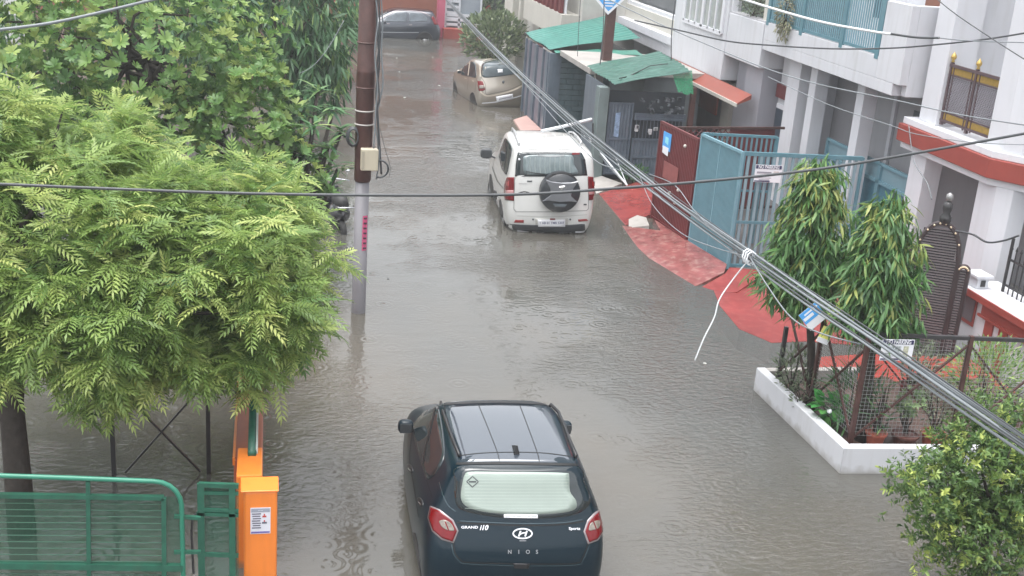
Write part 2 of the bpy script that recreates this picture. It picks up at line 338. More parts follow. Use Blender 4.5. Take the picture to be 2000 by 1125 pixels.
# balcony railing with gold frames and purple lattice
def lattice(m, p, q, z0, z1, cell, t):
    p = Vector((*p, 0)); q = Vector((*q, 0)); L = (q-p).length; d = (q-p)/L; H = z1-z0
    k = -int(H/cell)-1
    while k*cell < L:
        for sgn in (1, -1):
            a0 = k*cell if sgn == 1 else k*cell+H; a1 = a0+sgn*H
            u0, v0, u1, v1 = a0, 0, a1, H
            if sgn == 1:
                if u0 < 0: v0 -= u0; u0 = 0
                if u1 > L: v1 -= (u1-L); u1 = L
            else:
                if u0 > L: v0 += (u0-L); u0 = L
                if u1 < 0: v1 += u1; u1 = 0
            if v1-v0 > 0.02: m.bar(p+d*u0+Vector((0, 0, z0+v0)), p+d*u1+Vector((0, 0, z0+v1)), t, t)
        k += 1
def gold_rail(p, q, z0, z1, posts):
    P = Vector((*p, 0)); Q = Vector((*q, 0))
    m = MB(); m.bar(P+Vector((0, 0, z1)), Q+Vector((0, 0, z1)), 0.045, 0.05); m.bar(P+Vector((0, 0, z0+0.05)), Q+Vector((0, 0, z0+0.05)), 0.045, 0.04)
    m.bar(P+Vector((0, 0, z1-0.16)), Q+Vector((0, 0, z1-0.16)), 0.03, 0.025); m.bar(P+Vector((0, 0, z0+0.2)), Q+Vector((0, 0, z0+0.2)), 0.03, 0.025)
    for t in posts: c = P+(Q-P)*t; m.bar(c+Vector((0, 0, z0-0.03)), c+Vector((0, 0, z1+0.05)), 0.05, 0.05)
    for t in (posts[0]+0.06, posts[1]-0.07, posts[1]+0.07) if len(posts) > 1 else (): c = P+(Q-P)*t; m.bar(c+Vector((0, 0, z0)), c+Vector((0, 0, z1)), 0.025, 0.025)
    r = m.build('balcony_railing', mat('railing_brown', (0.085, 0.055, 0.06), 0.4), hc)
    g = MB(); lattice(g, p, q, z1-0.14, z1-0.02, 0.035, 0.012); lattice(g, p, q, z0+0.07, z0+0.18, 0.035, 0.012)
    d = (Q-P).normalized(); nn = Vector((-d.y, d.x, 0))*0.004
    for a, c in ((z1-0.14, z1-0.02), (z0+0.07, z0+0.18)):
        g.bar(P+Vector((0, 0, (a+c)/2)), Q+Vector((0, 0, (a+c)/2)), 0.008, (c-a)*0.75)
    g.build('gold_strip', M_gold, r)
    b2 = MB(); lattice(b2, p, q, z0+0.2, z1-0.17, 0.055, 0.009); b2.build('lattice_panel', mat('lattice_grey', (0.30, 0.29, 0.32), 0.4), r)
    k = MB(); k.bar(P+Vector((0.02, 0, (z0+z1)/2)), Q+Vector((0.02, 0, (z0+z1)/2)), 0.006, z1-z0-0.38); k.build('backing_sheet', netmat('purple_net', (0.07, 0.055, 0.075), 0.3, 90), r)
    for t in posts:
        c = P+(Q-P)*t+Vector((0, 0, z1+0.05))
        MB().lathe(c, [(0.02, 0), (0.035, 0.015), (0.018, 0.035), (0.045, 0.075), (0.048, 0.1), (0.03, 0.135), (0.008, 0.16), (0.002, 0.18)], 12).build('finial', M_gold, r, smooth=True)
gold_rail((11.36, 18.27), (11.36, 16.72), 3.12, 4.10, [0.03, 0.52])
gold_rail((11.60, 15.97), (11.75, 15.2), 3.12, 4.10, [0.9])

# boundary wall with red trims and spiked railing
bw = thing('boundary_wall', 'low white front wall with brick red trims under a black spiked railing', 'wall', (10.8, 14, -0.3))
MB().prism([(10.68, 15.62), (10.68, 10.0), (11.15, 10.0), (11.15, 15.62)][::-1], -0.35, 1.02).build('wall', M_white, bw)
MB().prism([(10.58, 15.72), (10.58, 10.0), (11.3, 10.0), (11.3, 15.72)][::-1], 1.022, 1.10).build('coping', M_whiteb, bw, bevel=0.01)
MB().box(10.56, 10.63, 10, 15.74, 0.985, 1.085).build('coping_trim', M_redband, bw)
MB().box(10.64, 10.675, 10, 15.05, 0.78, 0.98).build('red_panel', M_redband, bw)
MB().box(10.615, 10.65, 10, 15.1, 0.76, 0.80).build('red_ledge', M_redband, bw)
for yy in (14.72, 14.36, 12.9, 12.5): MB().box(10.65, 10.676, yy, yy+0.2, -0.3, 0.775).build('red_pilaster', M_redband, bw)
MB().box(10.66, 10.676, 15.22, 15.56, 0.52, 0.97).build('niche_frame', M_redband, bw)
MB().box(10.65, 10.664, 15.26, 15.52, 0.58, 0.93).build('niche_panel', mat('niche_grey', (0.12, 0.12, 0.13), 0.5), bw)
nb = MB().box(10.66, 10.86, 15.32, 15.6, 1.102, 1.27).box(10.62, 10.90, 15.28, 15.64, 1.271, 1.32); nb.build('letter_box_block', M_whiteb, bw, bevel=0.01)
MB().box(10.72, 10.80, 15.312, 15.319, 1.14, 1.24).build('box_opening', M_dark, bw)
r = MB(); r.bar((11.05, 15.2, 1.22), (11.05, 10.2, 1.22), 0.03, 0.03); r.bar((11.05, 15.2, 1.62), (11.05, 10.2, 1.62), 0.03, 0.03)
yy = 15.2
while yy > 10.2:
    r.bar((11.05, yy, 1.10), (11.05, yy, 1.78), 0.016, 0.016); r.add([(11.035, yy-0.015, 1.78), (11.065, yy-0.015, 1.78), (11.065, yy+0.015, 1.78), (11.035, yy+0.015, 1.78), (11.05, yy, 1.86)], [(0, 1, 4), (1, 2, 4), (2, 3, 4), (3, 0, 4)]); yy -= 0.115
r.bar((11.05, 15.22, 1.1), (11.05, 15.22, 1.95), 0.035, 0.035)
r.build('spiked_railing', M_dark, bw)

# arched ornamental gate leaves (dark, with fine horizontal slats)
ag = thing('arched_gate', 'dark brown slatted entrance gate with tall rounded arches beside the white corner column', 'gate', (10.2, 15.6, -0.2))
def arch_leaf(p, q, z0, zs, zt, name):
    P = Vector((*p, 0)); Q = Vector((*q, 0)); L = (Q-P).length; d = (Q-P)/L; n_ = Vector((-d.y, d.x, 0))
    def top(u): t = (u/L-0.5)*2; return zs+(zt-zs)*math.sqrt(max(0, 1-t*t))
    m = MB(); z = z0+0.05
    while z < zt-0.02:
        if z <= zs: u0 = 0; u1 = L
        else:
            t = math.sqrt(max(0, 1-((z-zs)/(zt-zs))**2)); u0 = L*(0.5-t/2); u1 = L*(0.5+t/2)
        m.bar(P+d*u0+Vector((0, 0, z)), P+d*u1+Vector((0, 0, z)), 0.03, 0.018); z += 0.042
    fr = MB(); pts = [P+Vector((0, 0, z0))]+[P+d*(L*k/16)+Vector((0, 0, top(L*k/16))) for k in range(17)]+[Q+Vector((0, 0, z0))]
    fr.tube(pts, 0.038, 6)
    s = m.build('slat_panel', mat('gate_slat', (0.20, 0.18, 0.19), 0.35, metal=0.2), ag); fr.build('gate_frame', mat('gate_brown', (0.045, 0.033, 0.035), 0.4), ag)
    MB().bar(P+Vector((0, 0, (z0+zs)/2))+n_*0.02, Q+Vector((0, 0, (z0+zs)/2))+n_*0.02, 0.004, zs-z0).bar(P+d*L*0.1+Vector((0, 0, (zt+zs)/2-0.05))+n_*0.02, Q-d*L*0.1+Vector((0, 0, (zs+zt)/2-0.05))+n_*0.02, 0.004, (zt-zs)*0.8).build('backing_sheet', netmat('gate_net', (0.05, 0.04, 0.045), 0.15, 70), ag)
    for k in range(1, 16):
        c = P+d*(L*k/16)+Vector((0, 0, top(L*k/16)))-n_*0.04
        if k in (1, 3, 5, 7, 9, 11, 13, 15): MB().ball(c, 0.017, 8).build('gold_stud', mat('pale_gold', (0.6, 0.5, 0.35), 0.3, metal=0.4), ag, smooth=True)
arch_leaf((9.66, 15.55), (10.22, 15.25), -0.25, 1.55, 2.12, 'a')
arch_leaf((9.10, 15.85), (9.645, 15.56), -0.25, 1.32, 1.85, 'b')
arch_leaf((10.24, 15.24), (10.37, 15.17), -0.25, 1.42, 1.50, 'c')
MB().lathe((9.96, 15.39, 2.10), [(0.03, 0), (0.085, 0.05), (0.09, 0.12), (0.05, 0.17), (0.075, 0.25), (0.07, 0.32), (0.03, 0.36)], 12).build('lamp_urn', M_dark, ag, smooth=True)
MB().lathe((9.96, 15.39, 2.46), [(0.03, 0), (0.055, 0.04), (0.05, 0.1), (0.01, 0.13)], 12).build('urn_knob', mat('pewter', (0.3, 0.3, 0.3), 0.3, metal=0.5), ag, smooth=True)

# dark wrapped object inside the porch
MB().lathe((12.3, 15.35, 1.15), [(0.05, 0), (0.22, 0.1), (0.26, 0.35), (0.2, 0.55), (0.08, 0.62)], 12).solo('wrapped_bundle', mat('grey_wrap', (0.07, 0.075, 0.09), 0.5), 'dark grey wrapped bundle in the porch behind the spiked railing', 'bundle', smooth=True)

# ================================================================== house with the blue balcony
hb = thing('house', 'white house with blue balcony railing above two slim white ground floor columns', 'house', (13, 22, -0.3))
XB = 10.9
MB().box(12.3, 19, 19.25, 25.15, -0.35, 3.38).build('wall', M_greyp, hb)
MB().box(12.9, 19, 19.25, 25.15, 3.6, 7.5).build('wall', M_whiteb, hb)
MB().box(XB, 14, 19.25, 25.15, 3.385, 3.6).build('floor_slab', M_white, hb, bevel=0.01)
MB().box(XB, XB+0.14, 19.92, 25.15, 3.602, 3.99).build('balcony_parapet', M_white, hb, bevel=0.008)
MB().box(XB, XB+0.16, 19.03, 19.918, 3.602, 4.98).build('balcony_wall', M_white, hb, bevel=0.01)
MB().box(XB+0.16, 12.9, 19.03, 19.2, 3.4, 4.98).build('end_wall', M_white, hb, bevel=0.01)
MB().box(11.45, 12.28, 24.0, 25.1, -0.3, 3.38).build('pier_block', M_white, hb)
for (yy, x0, s) in ((22.95, 11.25, 0.30), (20.85, 11.25, 0.30)): col(x0, yy, -0.3, 3.383, s, M_whiteb, hb, sx=0.3)
MB().box(11.25, 11.6, 23.75, 24.35, -0.3, 3.383).build('column', M_whiteb, hb, bevel=0.01)
MB().box(12.27, 12.298, 20.0, 20.7, 2.2, 2.9).build('window', M_tint, hb)
for yy in (21.35, 22.5, 19.95): MB().box(12.24, 12.298, yy, yy+0.12, -0.3, 3.38).build('pilaster', M_whiteb, hb)
# door behind the column
MB().box(11.42, 11.448, 24.35, 25.1, -0.2, 2.10).build('door', M_door, hb)
MB().box(11.42, 11.447, 24.33, 25.1, 2.10, 2.2).build('door_frame', M_whiteb, hb)
MB().box(11.36, 11.447, 24.33, 25.1, 2.35, 2.65).build('door_lintel', M_maroon, hb)
# railing
rr = MB(); fr = MB()
for a, c in ((25.1, 23.3), (23.3, 21.5), (21.5, 19.98)):
    for z in (4.04, 5.05): fr.bar((XB+0.03, a, z), (XB+0.03, c, z), 0.04, 0.06)
for yy in (25.05, 23.3, 21.45, 20.0): fr.bar((XB+0.02, yy, 3.93), (XB+0.02, yy, 5.1), 0.05, 0.14, up=(0, 1, 0))
yy = 25.0
while yy > 20.0: rr.bar((XB+0.03, yy, 4.05), (XB+0.03, yy, 5.04), 0.02, 0.03); yy -= 0.088
f_ = fr.build('balcony_railing', M_blue, hb); rr.build('bar_panel', M_blueL, f_)
MB().box(XB+0.06, XB+0.07, 21.5, 25.0, 4.0, 5.05).build('railing_sheet', netmat('blue_net', (0.10, 0.2, 0.23), 0.45, 30), hb)
MB().box(12.86, 12.898, 20.6, 22.0, 4.35, 6.2).build('window', mat('brown_wood', (0.2, 0.08, 0.05), 0.5), hb)
# washing
cl = MB().sheet((11.02, 20.62, 4.62), (11.02, 20.22, 4.62), (11.02, 20.22, 5.12), (11.02, 20.62, 5.12), 8, 6)
for i, p in enumerate(cl.v): p.x += 0.015*math.sin(p.y*40)
cl.solo('hanging_cloth', mat('navy_cloth', (0.05, 0.07, 0.10), 0.8), 'dark blue cloth drying over the near end of the blue balcony railing', 'cloth')

# pale blue double door at street level
bd = thing('metal_door', 'pale blue panelled metal gate under the white house with blue balcony, behind the ashoka trees', 'gate', (11.2, 20.4, -0.2))
fr = MB()
for (y0, y1) in ((22.9, 21.75), (21.7, 20.6), (20.55, 19.3)):
    fr.bar((11.7, y0, 0.0), (11.7, y0, 1.85), 0.05, 0.06); fr.bar((11.7, y1, 0.0), (11.7, y1, 1.85), 0.05, 0.06)
    for z in (0.0, 0.9, 1.5, 1.85): fr.bar((11.7, y0, z), (11.7, y1, z), 0.05, 0.06)
fr.build('door_frame', M_blueL, bd)
MB().box(11.73, 11.74, 19.3, 22.9, 0.0, 1.5).build('mesh_panel', mat('blue_mesh', (0.08, 0.2, 0.26), 0.5, var=0.35, vscale=60), bd)
MB().box(11.725, 11.735, 19.3, 22.9, 1.505, 1.85).build('door_panel', mat('door_pale', (0.2, 0.32, 0.37), 0.5), bd)

# ================================================================== white house with bay window and orange awning
ha = thing('house', 'white house with a projecting bay window and small orange awning behind the green roofs', 'house', (13, 29, -0.3))
XA = 10.9
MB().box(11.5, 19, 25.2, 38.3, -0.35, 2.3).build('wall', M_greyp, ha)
MB().box(XA, 19, 25.2, 27.35, 2.95, 3.95).build('wall', M_white, ha, bevel=0.01)
MB().box(XA+0.02, 11.4, 25.25, 27.35, 3.951, 3.99).build('window_sill', M_greyp, ha)
MB().box(XA+0.08, 19, 25.2, 25.5, 3.951, 7.4).build('side_wall', M_cream, ha)
MB().box(XA-0.03, 19, 27.352, 31.2, 2.33, 7.4).build('bay', M_white, ha, bevel=0.01)
MB().box(XA+0.05, 19, 31.202, 38.3, 2.3, 2.83).build('wall', M_white, ha)
MB().box(XA+0.2, 19, 31.202, 38.3, 2.831, 3.24).build('wall', M_cream, ha)
MB().box(XA-0.02, 19, 31.205, 38.3, 2.62, 2.828).build('ledge', M_whiteb, ha)
MB().box(XA+0.6, 19, 31.202, 38.3, 3.241, 7.4).build('dark_window_band', M_tint, ha)
MB().box(XA+0.25, XA+0.45, 31.205, 38.3, 3.24, 3.34).build('ledge', M_whiteb, ha)
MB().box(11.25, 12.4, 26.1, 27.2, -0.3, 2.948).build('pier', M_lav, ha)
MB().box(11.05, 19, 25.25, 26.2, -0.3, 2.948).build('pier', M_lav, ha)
# bay window
wf = MB(); yA, yB = 30.4, 27.6
for z in (3.42, 5.2): wf.bar((XA-0.05, yA, z), (XA-0.05, yB, z), 0.06, 0.10)
for t in (0, 0.17, 0.33, 0.5, 0.67, 0.83, 1.0): y_ = yA+(yB-yA)*t; wf.bar((XA-0.05, y_, 3.42), (XA-0.05, y_, 5.2), 0.06, 0.07 if t not in (0, 0.5, 1.0) else 0.16)
wn = wf.build('window', M_whiteb, ha)
MB().box(XA-0.045, XA-0.035, yB, yA, 3.42, 5.2).build('pane', mat('curtained_pane', (0.34, 0.38, 0.37), 0.25, var=0.25, vscale=3, streak=0.3), wn)
MB().box(XA+0.28, XA+0.29, 25.5, 27.35, 3.99, 5.5).build('pane', mat('green_pane', (0.13, 0.17, 0.14), 0.15, var=0.3, vscale=3), ha)
MB().bar((XA+0.1, 27.33, 3.95), (XA+0.1, 27.33, 5.6), 0.14).build('window_post', M_whiteb, ha)
# awning
aw = MB(); aw.hexa([(XA-0.36, 25.3, 2.08), (XA-0.03, 25.3, 2.22), (XA-0.03, 31.1, 2.22), (XA-0.36, 31.1, 2.08)], [(XA-0.36, 25.3, 2.12), (XA-0.03, 25.3, 2.33), (XA-0.03, 31.1, 2.33), (XA-0.36, 31.1, 2.12)])
aw.build('awning', mat('orange_awning', (0.26, 0.06, 0.038), 0.4, var=0.1, streak=0.2), ha)
MB().box(XA-0.39, XA-0.36, 25.28, 31.12, 2.04, 2.12).build('awning_edge', M_cream, ha)
MB().box(11.2, 11.249, 28.2, 31.0, 1.3, 1.75).build('lintel', mat('orange_awning', (0, 0, 0)), ha)
MB().box(11.3, 11.45, 27.6, 28.1, -0.3, 2.2).build('door_post', M_cream, ha)

# ================================================================== far cream house with red stripes
hd = thing('house', 'cream house with red balcony slats beyond the parked beige car', 'house', (10, 41, -0.3))
XD = 9.1
MB().box(XD, 16, 44.6, 46.2, -0.3, 6.5).build('wall', M_cream, hd)
MB().box(XD+0.6, 16, 36.6, 44.6, -0.3, 6.5).build('wall', mat('cream_shade', (0.5, 0.49, 0.46), 0.7), hd)
MB().box(XD, XD+0.3, 43.2, 43.5, -0.3, 6.5).build('column', M_cream, hd)
MB().box(XD, XD+0.59, 36.8, 42.6, 2.0, 2.75).build('balcony_parapet', M_cream, hd)
MB().box(XD, XD+0.59, 36.6, 38.9, -0.3, 1.99).build('wall', M_cream, hd)
for k in range(9):
    y_ = 42.4-k*0.62; MB().box(XD+0.02, XD+0.12, y_-0.3, y_, 2.76, 3.9).build('red_slat', M_maroon, hd)
MB().box(XD+0.15, XD+0.2, 37, 42.6, 2.76, 3.9).build('balcony_backing', M_whiteb, hd)
MB().box(XD+0.35, XD+0.45, 39.3, 41.4, 0.1, 1.9).build('door', M_maroon, hd)
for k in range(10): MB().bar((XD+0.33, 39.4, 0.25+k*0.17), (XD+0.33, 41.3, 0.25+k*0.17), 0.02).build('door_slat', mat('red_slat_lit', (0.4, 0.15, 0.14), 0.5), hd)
MB().box(XD+0.05, XD+0.3, 38.95, 39.25, -0.3, 1.99).build('column', M_whiteb, hd)
MB().box(XD-0.05, 16.2, 36.5, 46.3, 6.5, 6.7).build('roof', M_conc, hd)

# ================================================================== buildings across the far end
fh = thing('far_house', 'brick orange house with red porch posts closing the far end of the street', 'house', (6, 60, -0.3))
MB().box(-10, 7.7, 55, 62, -0.35, 6.0).build('wall', mat('far_brick', (0.26, 0.085, 0.05), 0.7, var=0.2, vscale=1), fh)
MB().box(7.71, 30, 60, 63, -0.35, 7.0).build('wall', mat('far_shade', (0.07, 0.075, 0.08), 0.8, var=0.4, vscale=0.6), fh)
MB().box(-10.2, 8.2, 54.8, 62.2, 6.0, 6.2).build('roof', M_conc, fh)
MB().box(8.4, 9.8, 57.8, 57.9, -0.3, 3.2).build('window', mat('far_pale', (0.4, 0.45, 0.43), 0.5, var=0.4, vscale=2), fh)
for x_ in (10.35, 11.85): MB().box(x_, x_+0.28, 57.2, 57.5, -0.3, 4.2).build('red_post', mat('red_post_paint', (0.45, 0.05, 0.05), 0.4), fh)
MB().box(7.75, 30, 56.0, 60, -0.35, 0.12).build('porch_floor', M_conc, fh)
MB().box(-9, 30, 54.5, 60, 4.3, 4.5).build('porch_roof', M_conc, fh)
fg = thing('striped_gate', 'white slatted gate above a red step, right of the far blue-grey hatchback', 'gate', (8.5, 52, -0.2))
MB().box(7.55, 9.3, 51.6, 52.6, -0.3, 0.42).build('step', M_redband, fg)
g_ = MB()
for x_ in (7.65, 8.25, 9.2): g_.box(x_, x_+0.08, 52.2, 52.27, 0.42, 3.4)
for k in range(12): g_.box(7.7, 8.3, 52.21, 52.25, 0.5+k*0.25, 0.62+k*0.25)
g_.box(7.7, 9.2, 52.2, 52.26, 0.5, 0.62); g_.box(7.7, 9.2, 52.2, 52.26, 0.7, 0.82); g_.box(7.7, 9.2, 52.2, 52.26, 0.9, 1.02)
g_.build('slat_panel', mat('pale_slats', (0.55, 0.58, 0.62), 0.5), fg)
MB().box(7.66, 9.25, 52.3, 52.34, 0.42, 3.4).build('backing_sheet', mat('pale_backing', (0.25, 0.29, 0.33), 0.5), fg)
MB().box(7.3, 7.62, 52.0, 52.4, -0.3, 3.6).build('gate_post', mat('pinkpost', (0.45, 0.1, 0.16), 0.5), fg)

# ================================================================== sheds
s1 = thing('shed', 'far grey-green block shed with a bright teal corrugated roof beside the beige car', 'shed', (8.5, 33, -0.3))
MB().box(7.66, 7.74, 31.9, 35.0, -0.3, 2.15).build('front_panel', M_mauve, s1)
for (y_, w__, m_) in ((31.9, 0.28, M_shed), (32.55, 0.1, M_shed), (33.4, 0.3, M_shed), (34.3, 0.12, M_shed), (34.9, 0.1, M_shed)):
    MB().box(7.60, 7.658, y_, y_+w__, -0.3, 2.2).build('panel_post', m_, s1)
bk = MB(); z = -0.28; k = 0
while z < 2.1:
    x = 7.95-(0.2 if k % 2 else 0)
    while x < 10.0:
        bk.box(max(7.95, x)+0.006, min(10.0, x+0.4)-0.006, 31.80, 31.9, z+0.007, z+0.143); x += 0.4
    z += 0.15; k += 1
bk.build('block_wall', M_shedd, s1)
MB().box(7.75, 10, 31.84, 31.96, -0.3, 2.15).build('mortar_wall', mat('mortar', (0.09, 0.12, 0.13), 0.8), s1)
MB().box(7.62, 7.95, 31.74, 31.9, -0.3, 2.2).build('corner_post', M_shed, s1)
zA = 2.3
def corr(a, b, c, d, n, amp, m, name, parent, wob=0.02):
    return MB().sheet(a, b, c, d, n*6, 6, lambda u, v: amp*math.sin(u*n*2*math.pi)+wob*math.sin(v*5+u*7), 0.006).build(name, m, parent, smooth=True)
pA, pB = W(1031, 66, 2.3), W(1070, 87, 2.3)
pC = W(1175, 96, 2.36); pD = W(1218, 62, 2.72); pE = W(1142, 27, 2.78)
corr((7.62, 31.9, 2.28), (7.66, 35.3, 2.30), (10.4, 36.4, 2.85), (10.3, 32.3, 2.70), 14, 0.014, M_groofA, 'roof', s1, 0.03)
MB().sheet((7.72, 31.6, 2.24), (7.75, 31.95, 2.26), (10.2, 32.2, 2.36), (10.1, 31.1, 2.34), 6, 6, lambda u, v: 0.02*math.sin(v*9+u*3), 0.004).build('roof_flap', mat('flap_green', (0.06, 0.22, 0.17), 0.35, streak=0.3, streakcol=(0.25, 0.4, 0.36)), s1, smooth=True)
MB().box(7.8, 10.2, 32.2, 36.2, 2.16, 2.22).build('roof_beam', M_dark, s1)

cr_ = thing('concrete_canopy', 'flat grey concrete canopy between the two green-roofed sheds', 'canopy', (9, 29.8, -0.3))
MB().box(7.85, 10.85, 28.35, 31.6, 2.18, 2.32).build('slab', M_conc, cr_, bevel=0.01)
MB().box(8.05, 8.25, 28.5, 28.7, -0.3, 2.18).build('post', M_conc, cr_)
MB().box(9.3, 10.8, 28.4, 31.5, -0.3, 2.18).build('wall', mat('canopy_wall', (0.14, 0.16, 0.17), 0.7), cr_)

sp = thing('sign_post', 'rusty red post carrying a square yellow, white and blue board turned on its corner', 'sign', (8.7, 30, 2.3))
MB().box(8.60, 8.83, 29.9, 30.1, 2.32, 3.9).build('post', M_rust, sp)
c_ = Vector((8.60, 29.85, 4.12)); hw = 0.62
dm = [c_+Vector((0, 0, -hw)), c_+Vector((hw, 0, 0)), c_+Vector((0, 0, hw)), c_+Vector((-hw, 0, 0))]
def diamond(cc, h, y0, y1):
    a = [cc+Vector((0, y0, -h)), cc+Vector((h, y0, 0)), cc+Vector((0, y0, h)), cc+Vector((-h, y0, 0))]; b = [p+Vector((0, y1-y0, 0)) for p in a]
    return MB().add(a+b, [(0, 1, 2, 3), (7, 6, 5, 4), (0, 4, 5, 1), (1, 5, 6, 2), (2, 6, 7, 3), (3, 7, 4, 0)])
diamond(c_, 0.62, 0, 0.03).build('sign_board', M_whitepl, sp)
diamond(c_, 0.53, -0.004, -0.001).build('sign_face', M_signblue, sp)
MB().box(c_.x-0.36, c_.x+0.36, 29.838, 29.843, c_.z-0.16, c_.z+0.2).build('sign_yellow', M_yellow, sp)
for k in range(3): MB().box(c_.x-0.16+k*0.03, c_.x+0.16-k*0.03, 29.838, 29.844, c_.z-0.27-k*0.07, c_.z-0.24-k*0.07).build('sign_line', M_whitepl, sp)

s2 = thing('shed', 'near shed with dark green roof sheet and blue-grey corrugated doors behind the maroon gate', 'shed', (8.6, 27, -0.3))
MB().box(7.55, 7.80, 26.3, 26.6, -0.3, 2.2).build('corner_column', mat('grey_green_post', (0.15, 0.19, 0.19), 0.6, var=0.15), s2, bevel=0.01)
MB().box(7.74, 7.79, 26.602, 28.3, -0.3, 2.2).build('side_panel', M_shed, s2)
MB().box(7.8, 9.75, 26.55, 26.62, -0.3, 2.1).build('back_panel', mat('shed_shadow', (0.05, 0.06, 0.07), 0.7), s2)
def door(x0, x1, z0, z1, y_, parent, m, name='door'):
    n = int((x1-x0)/0.075); mm = MB(); V = []
    for i in range(n*4+1):
        u = i/(n*4); x = x0+(x1-x0)*u; o = 0.012*(1 if (i % 4) in (1, 2) else 0); V.append((x, y_-o))
    mm.add([(x, y, z0) for x, y in V]+[(x, y, z1) for x, y in V], [(i, i+1, len(V)+i+1, len(V)+i) for i in range(len(V)-1)])
    for z_ in (z0+0.03, z1-0.03, (z0+z1)/2): mm.bar((x0, y_-0.02, z_), (x1, y_-0.02, z_), 0.03, 0.05)
    for x_ in (x0, x1): mm.bar((x_, y_-0.02, z0), (x_, y_-0.02, z1), 0.045, 0.045)
    return mm.build(name, m, parent)
door(7.86, 8.42, 0.12, 1.85, 26.42, s2, M_shed)
door(8.50, 9.72, 0.12, 1.02, 26.40, s2, M_shed)
door(8.50, 9.72, 1.45, 1.62, 26.40, s2, M_shed, 'door_band')
gr = MB()
for k in range(14): gr.bar((8.56+k*0.088, 26.42, 1.02), (8.56+k*0.088, 26.42, 1.45), 0.015)
gr.build('grille', M_shed, s2)
bx = MB(); random.seed(3)
for k in range(26):
    x = random.uniform(8.5, 9.6); z = random.uniform(1.62, 1.98); s = random.uniform(0.03, 0.08); bx.box(x, x+s, 26.2, 26.3, z, z+s*random.uniform(0.5, 1.4))
bx.build('stored_clutter', mat('clutter', (0.12, 0.135, 0.15), 0.6, var=0.8, vscale=9), s2)
bx = MB()
for k in range(7):
    x = random.uniform(8.5, 9.0); z = random.uniform(1.05, 1.4); s = random.uniform(0.04, 0.1); bx.box(x, x+s, 26.3, 26.36, z, z+s)
bx.build('hanging_scrap', mat('scrap_white', (0.6, 0.6, 0.62), 0.5, var=0.3), s2)
MB().add([(8.02, 26.392, 1.05), (8.14, 26.392, 1.02), (8.14, 26.392, 1.62), (8.02, 26.392, 1.60)], [(0, 1, 2, 3)]).build('blue_notice', mat('blue_notice', (0.3, 0.42, 0.6), 0.5, var=0.5, vscale=14), s2)
corr((7.72, 25.75, 2.36), (7.72, 28.2, 2.40), (9.6, 28.4, 2.84), (9.65, 26.1, 2.70), 10, 0.014, M_groofB, 'roof', s2)
MB().tube([(7.9, 26.0, 2.47), (8.3, 26.5, 2.46), (8.6, 26.7, 2.56), (8.9, 26.9, 2.66), (9.3, 26.8, 2.74)], 0.012, 5).build('roof_cable', M_dark, s2)
nt_ = MB().sheet((9.35, 26.0, 2.2), (9.75, 26.05, 2.15), (9.7, 26.2, 2.68), (9.2, 26.1, 2.6), 5, 5, lambda u, v: 0.03*math.sin(u*9)); nt_.build('green_netting', netmat('green_shade_net', (0.03, 0.25, 0.12), 0.3, 50), s2)
MB().box(9.72, 9.84, 26.1, 26.2, -0.3, 2.3).build('side_post', M_rust, s2)

# pink concrete step block in front of the far shed
MB().hexa([(6.95, 31.75, -0.35), (7.59, 31.85, -0.35), (7.59, 34.0, -0.35), (7.05, 33.3, -0.35)], [(6.95, 31.75, 0.05), (7.59, 31.85, 0.06), (7.59, 34.0, 0.06), (7.05, 33.3, 0.05)]).solo('step_block', M_pinkc, 'pinkish concrete step block rising from the water behind the white SUV', 'step', bevel=0.02)

# ================================================================== maroon gate leaf
mg = thing('maroon_gate', 'maroon ribbed steel gate leaf standing open beside the blue barred gate', 'gate', (7.95, 21.8, 0.1))
P0, P1 = Vector((7.88, 22.66, 0)), Vector((8.07, 20.98, 0)); Lg = (P1-P0).length; dg_ = (P1-P0)/Lg; ng = Vector((dg_.y, -dg_.x, 0))
mm = MB(); V = []
for i in range(97):
    t = i/96; o = 0.014 if (i % 4) in (1, 2) else 0; p = P0+dg_*Lg*t - ng*(-o); V.append(p)
mm.add([p+Vector((0, 0, 0.16)) for p in V]+[p+Vector((0, 0, 2.12)) for p in V], [(i, i+1, 97+i+1, 97+i) for i in range(96)])
mm.build('ribbed_sheet', M_maroon, mg)
fm = MB()
for z in (0.15, 2.13): fm.bar(P0+Vector((0, 0, z)), P1+Vector((0, 0, z)), 0.05, 0.05)
for t in (0, 1): fm.bar(P0+dg_*Lg*t+Vector((0, 0, 0.1)), P0+dg_*Lg*t+Vector((0, 0, 2.15)), 0.05, 0.05)
fm.build('gate_frame', M_maroon, mg)
sv = -ng if (-ng).x < 0 else ng
def gate_card(t0, t1, z0, z1, off, m, name, parent, P=P0, d=dg_, L=Lg, s=sv):
    a = P+d*L*t0+s*off; b = P+d*L*t1+s*off
    return MB().hexa([a+Vector((0, 0, z0)), b+Vector((0, 0, z0-0.03)), b+s*0.003+Vector((0, 0, z0-0.03)), a+s*0.003+Vector((0, 0, z0))], [a+Vector((0, 0, z1)), b+Vector((0, 0, z1)), b+s*0.003+Vector((0, 0, z1)), a+s*0.003+Vector((0, 0, z1))]).build(name, m, parent)
gate_card(0.12, 0.34, 1.66, 1.99, 0.03, M_signblue, 'blue_notice', mg)
gate_card(0.14, 0.30, 1.56, 1.70, 0.034, M_whitepl, 'notice_strip', mg)
gate_card(0.19, 0.28, 1.78, 1.9, 0.036, mat('notice_cyan', (0.3, 0.7, 0.8), 0.4), 'notice_mark', mg)
gate_card(0.22, 0.62, 1.08, 1.42, 0.03, mat('maroon_worn', (0.26, 0.08, 0.075), 0.5, var=0.3), 'faded_patch', mg)
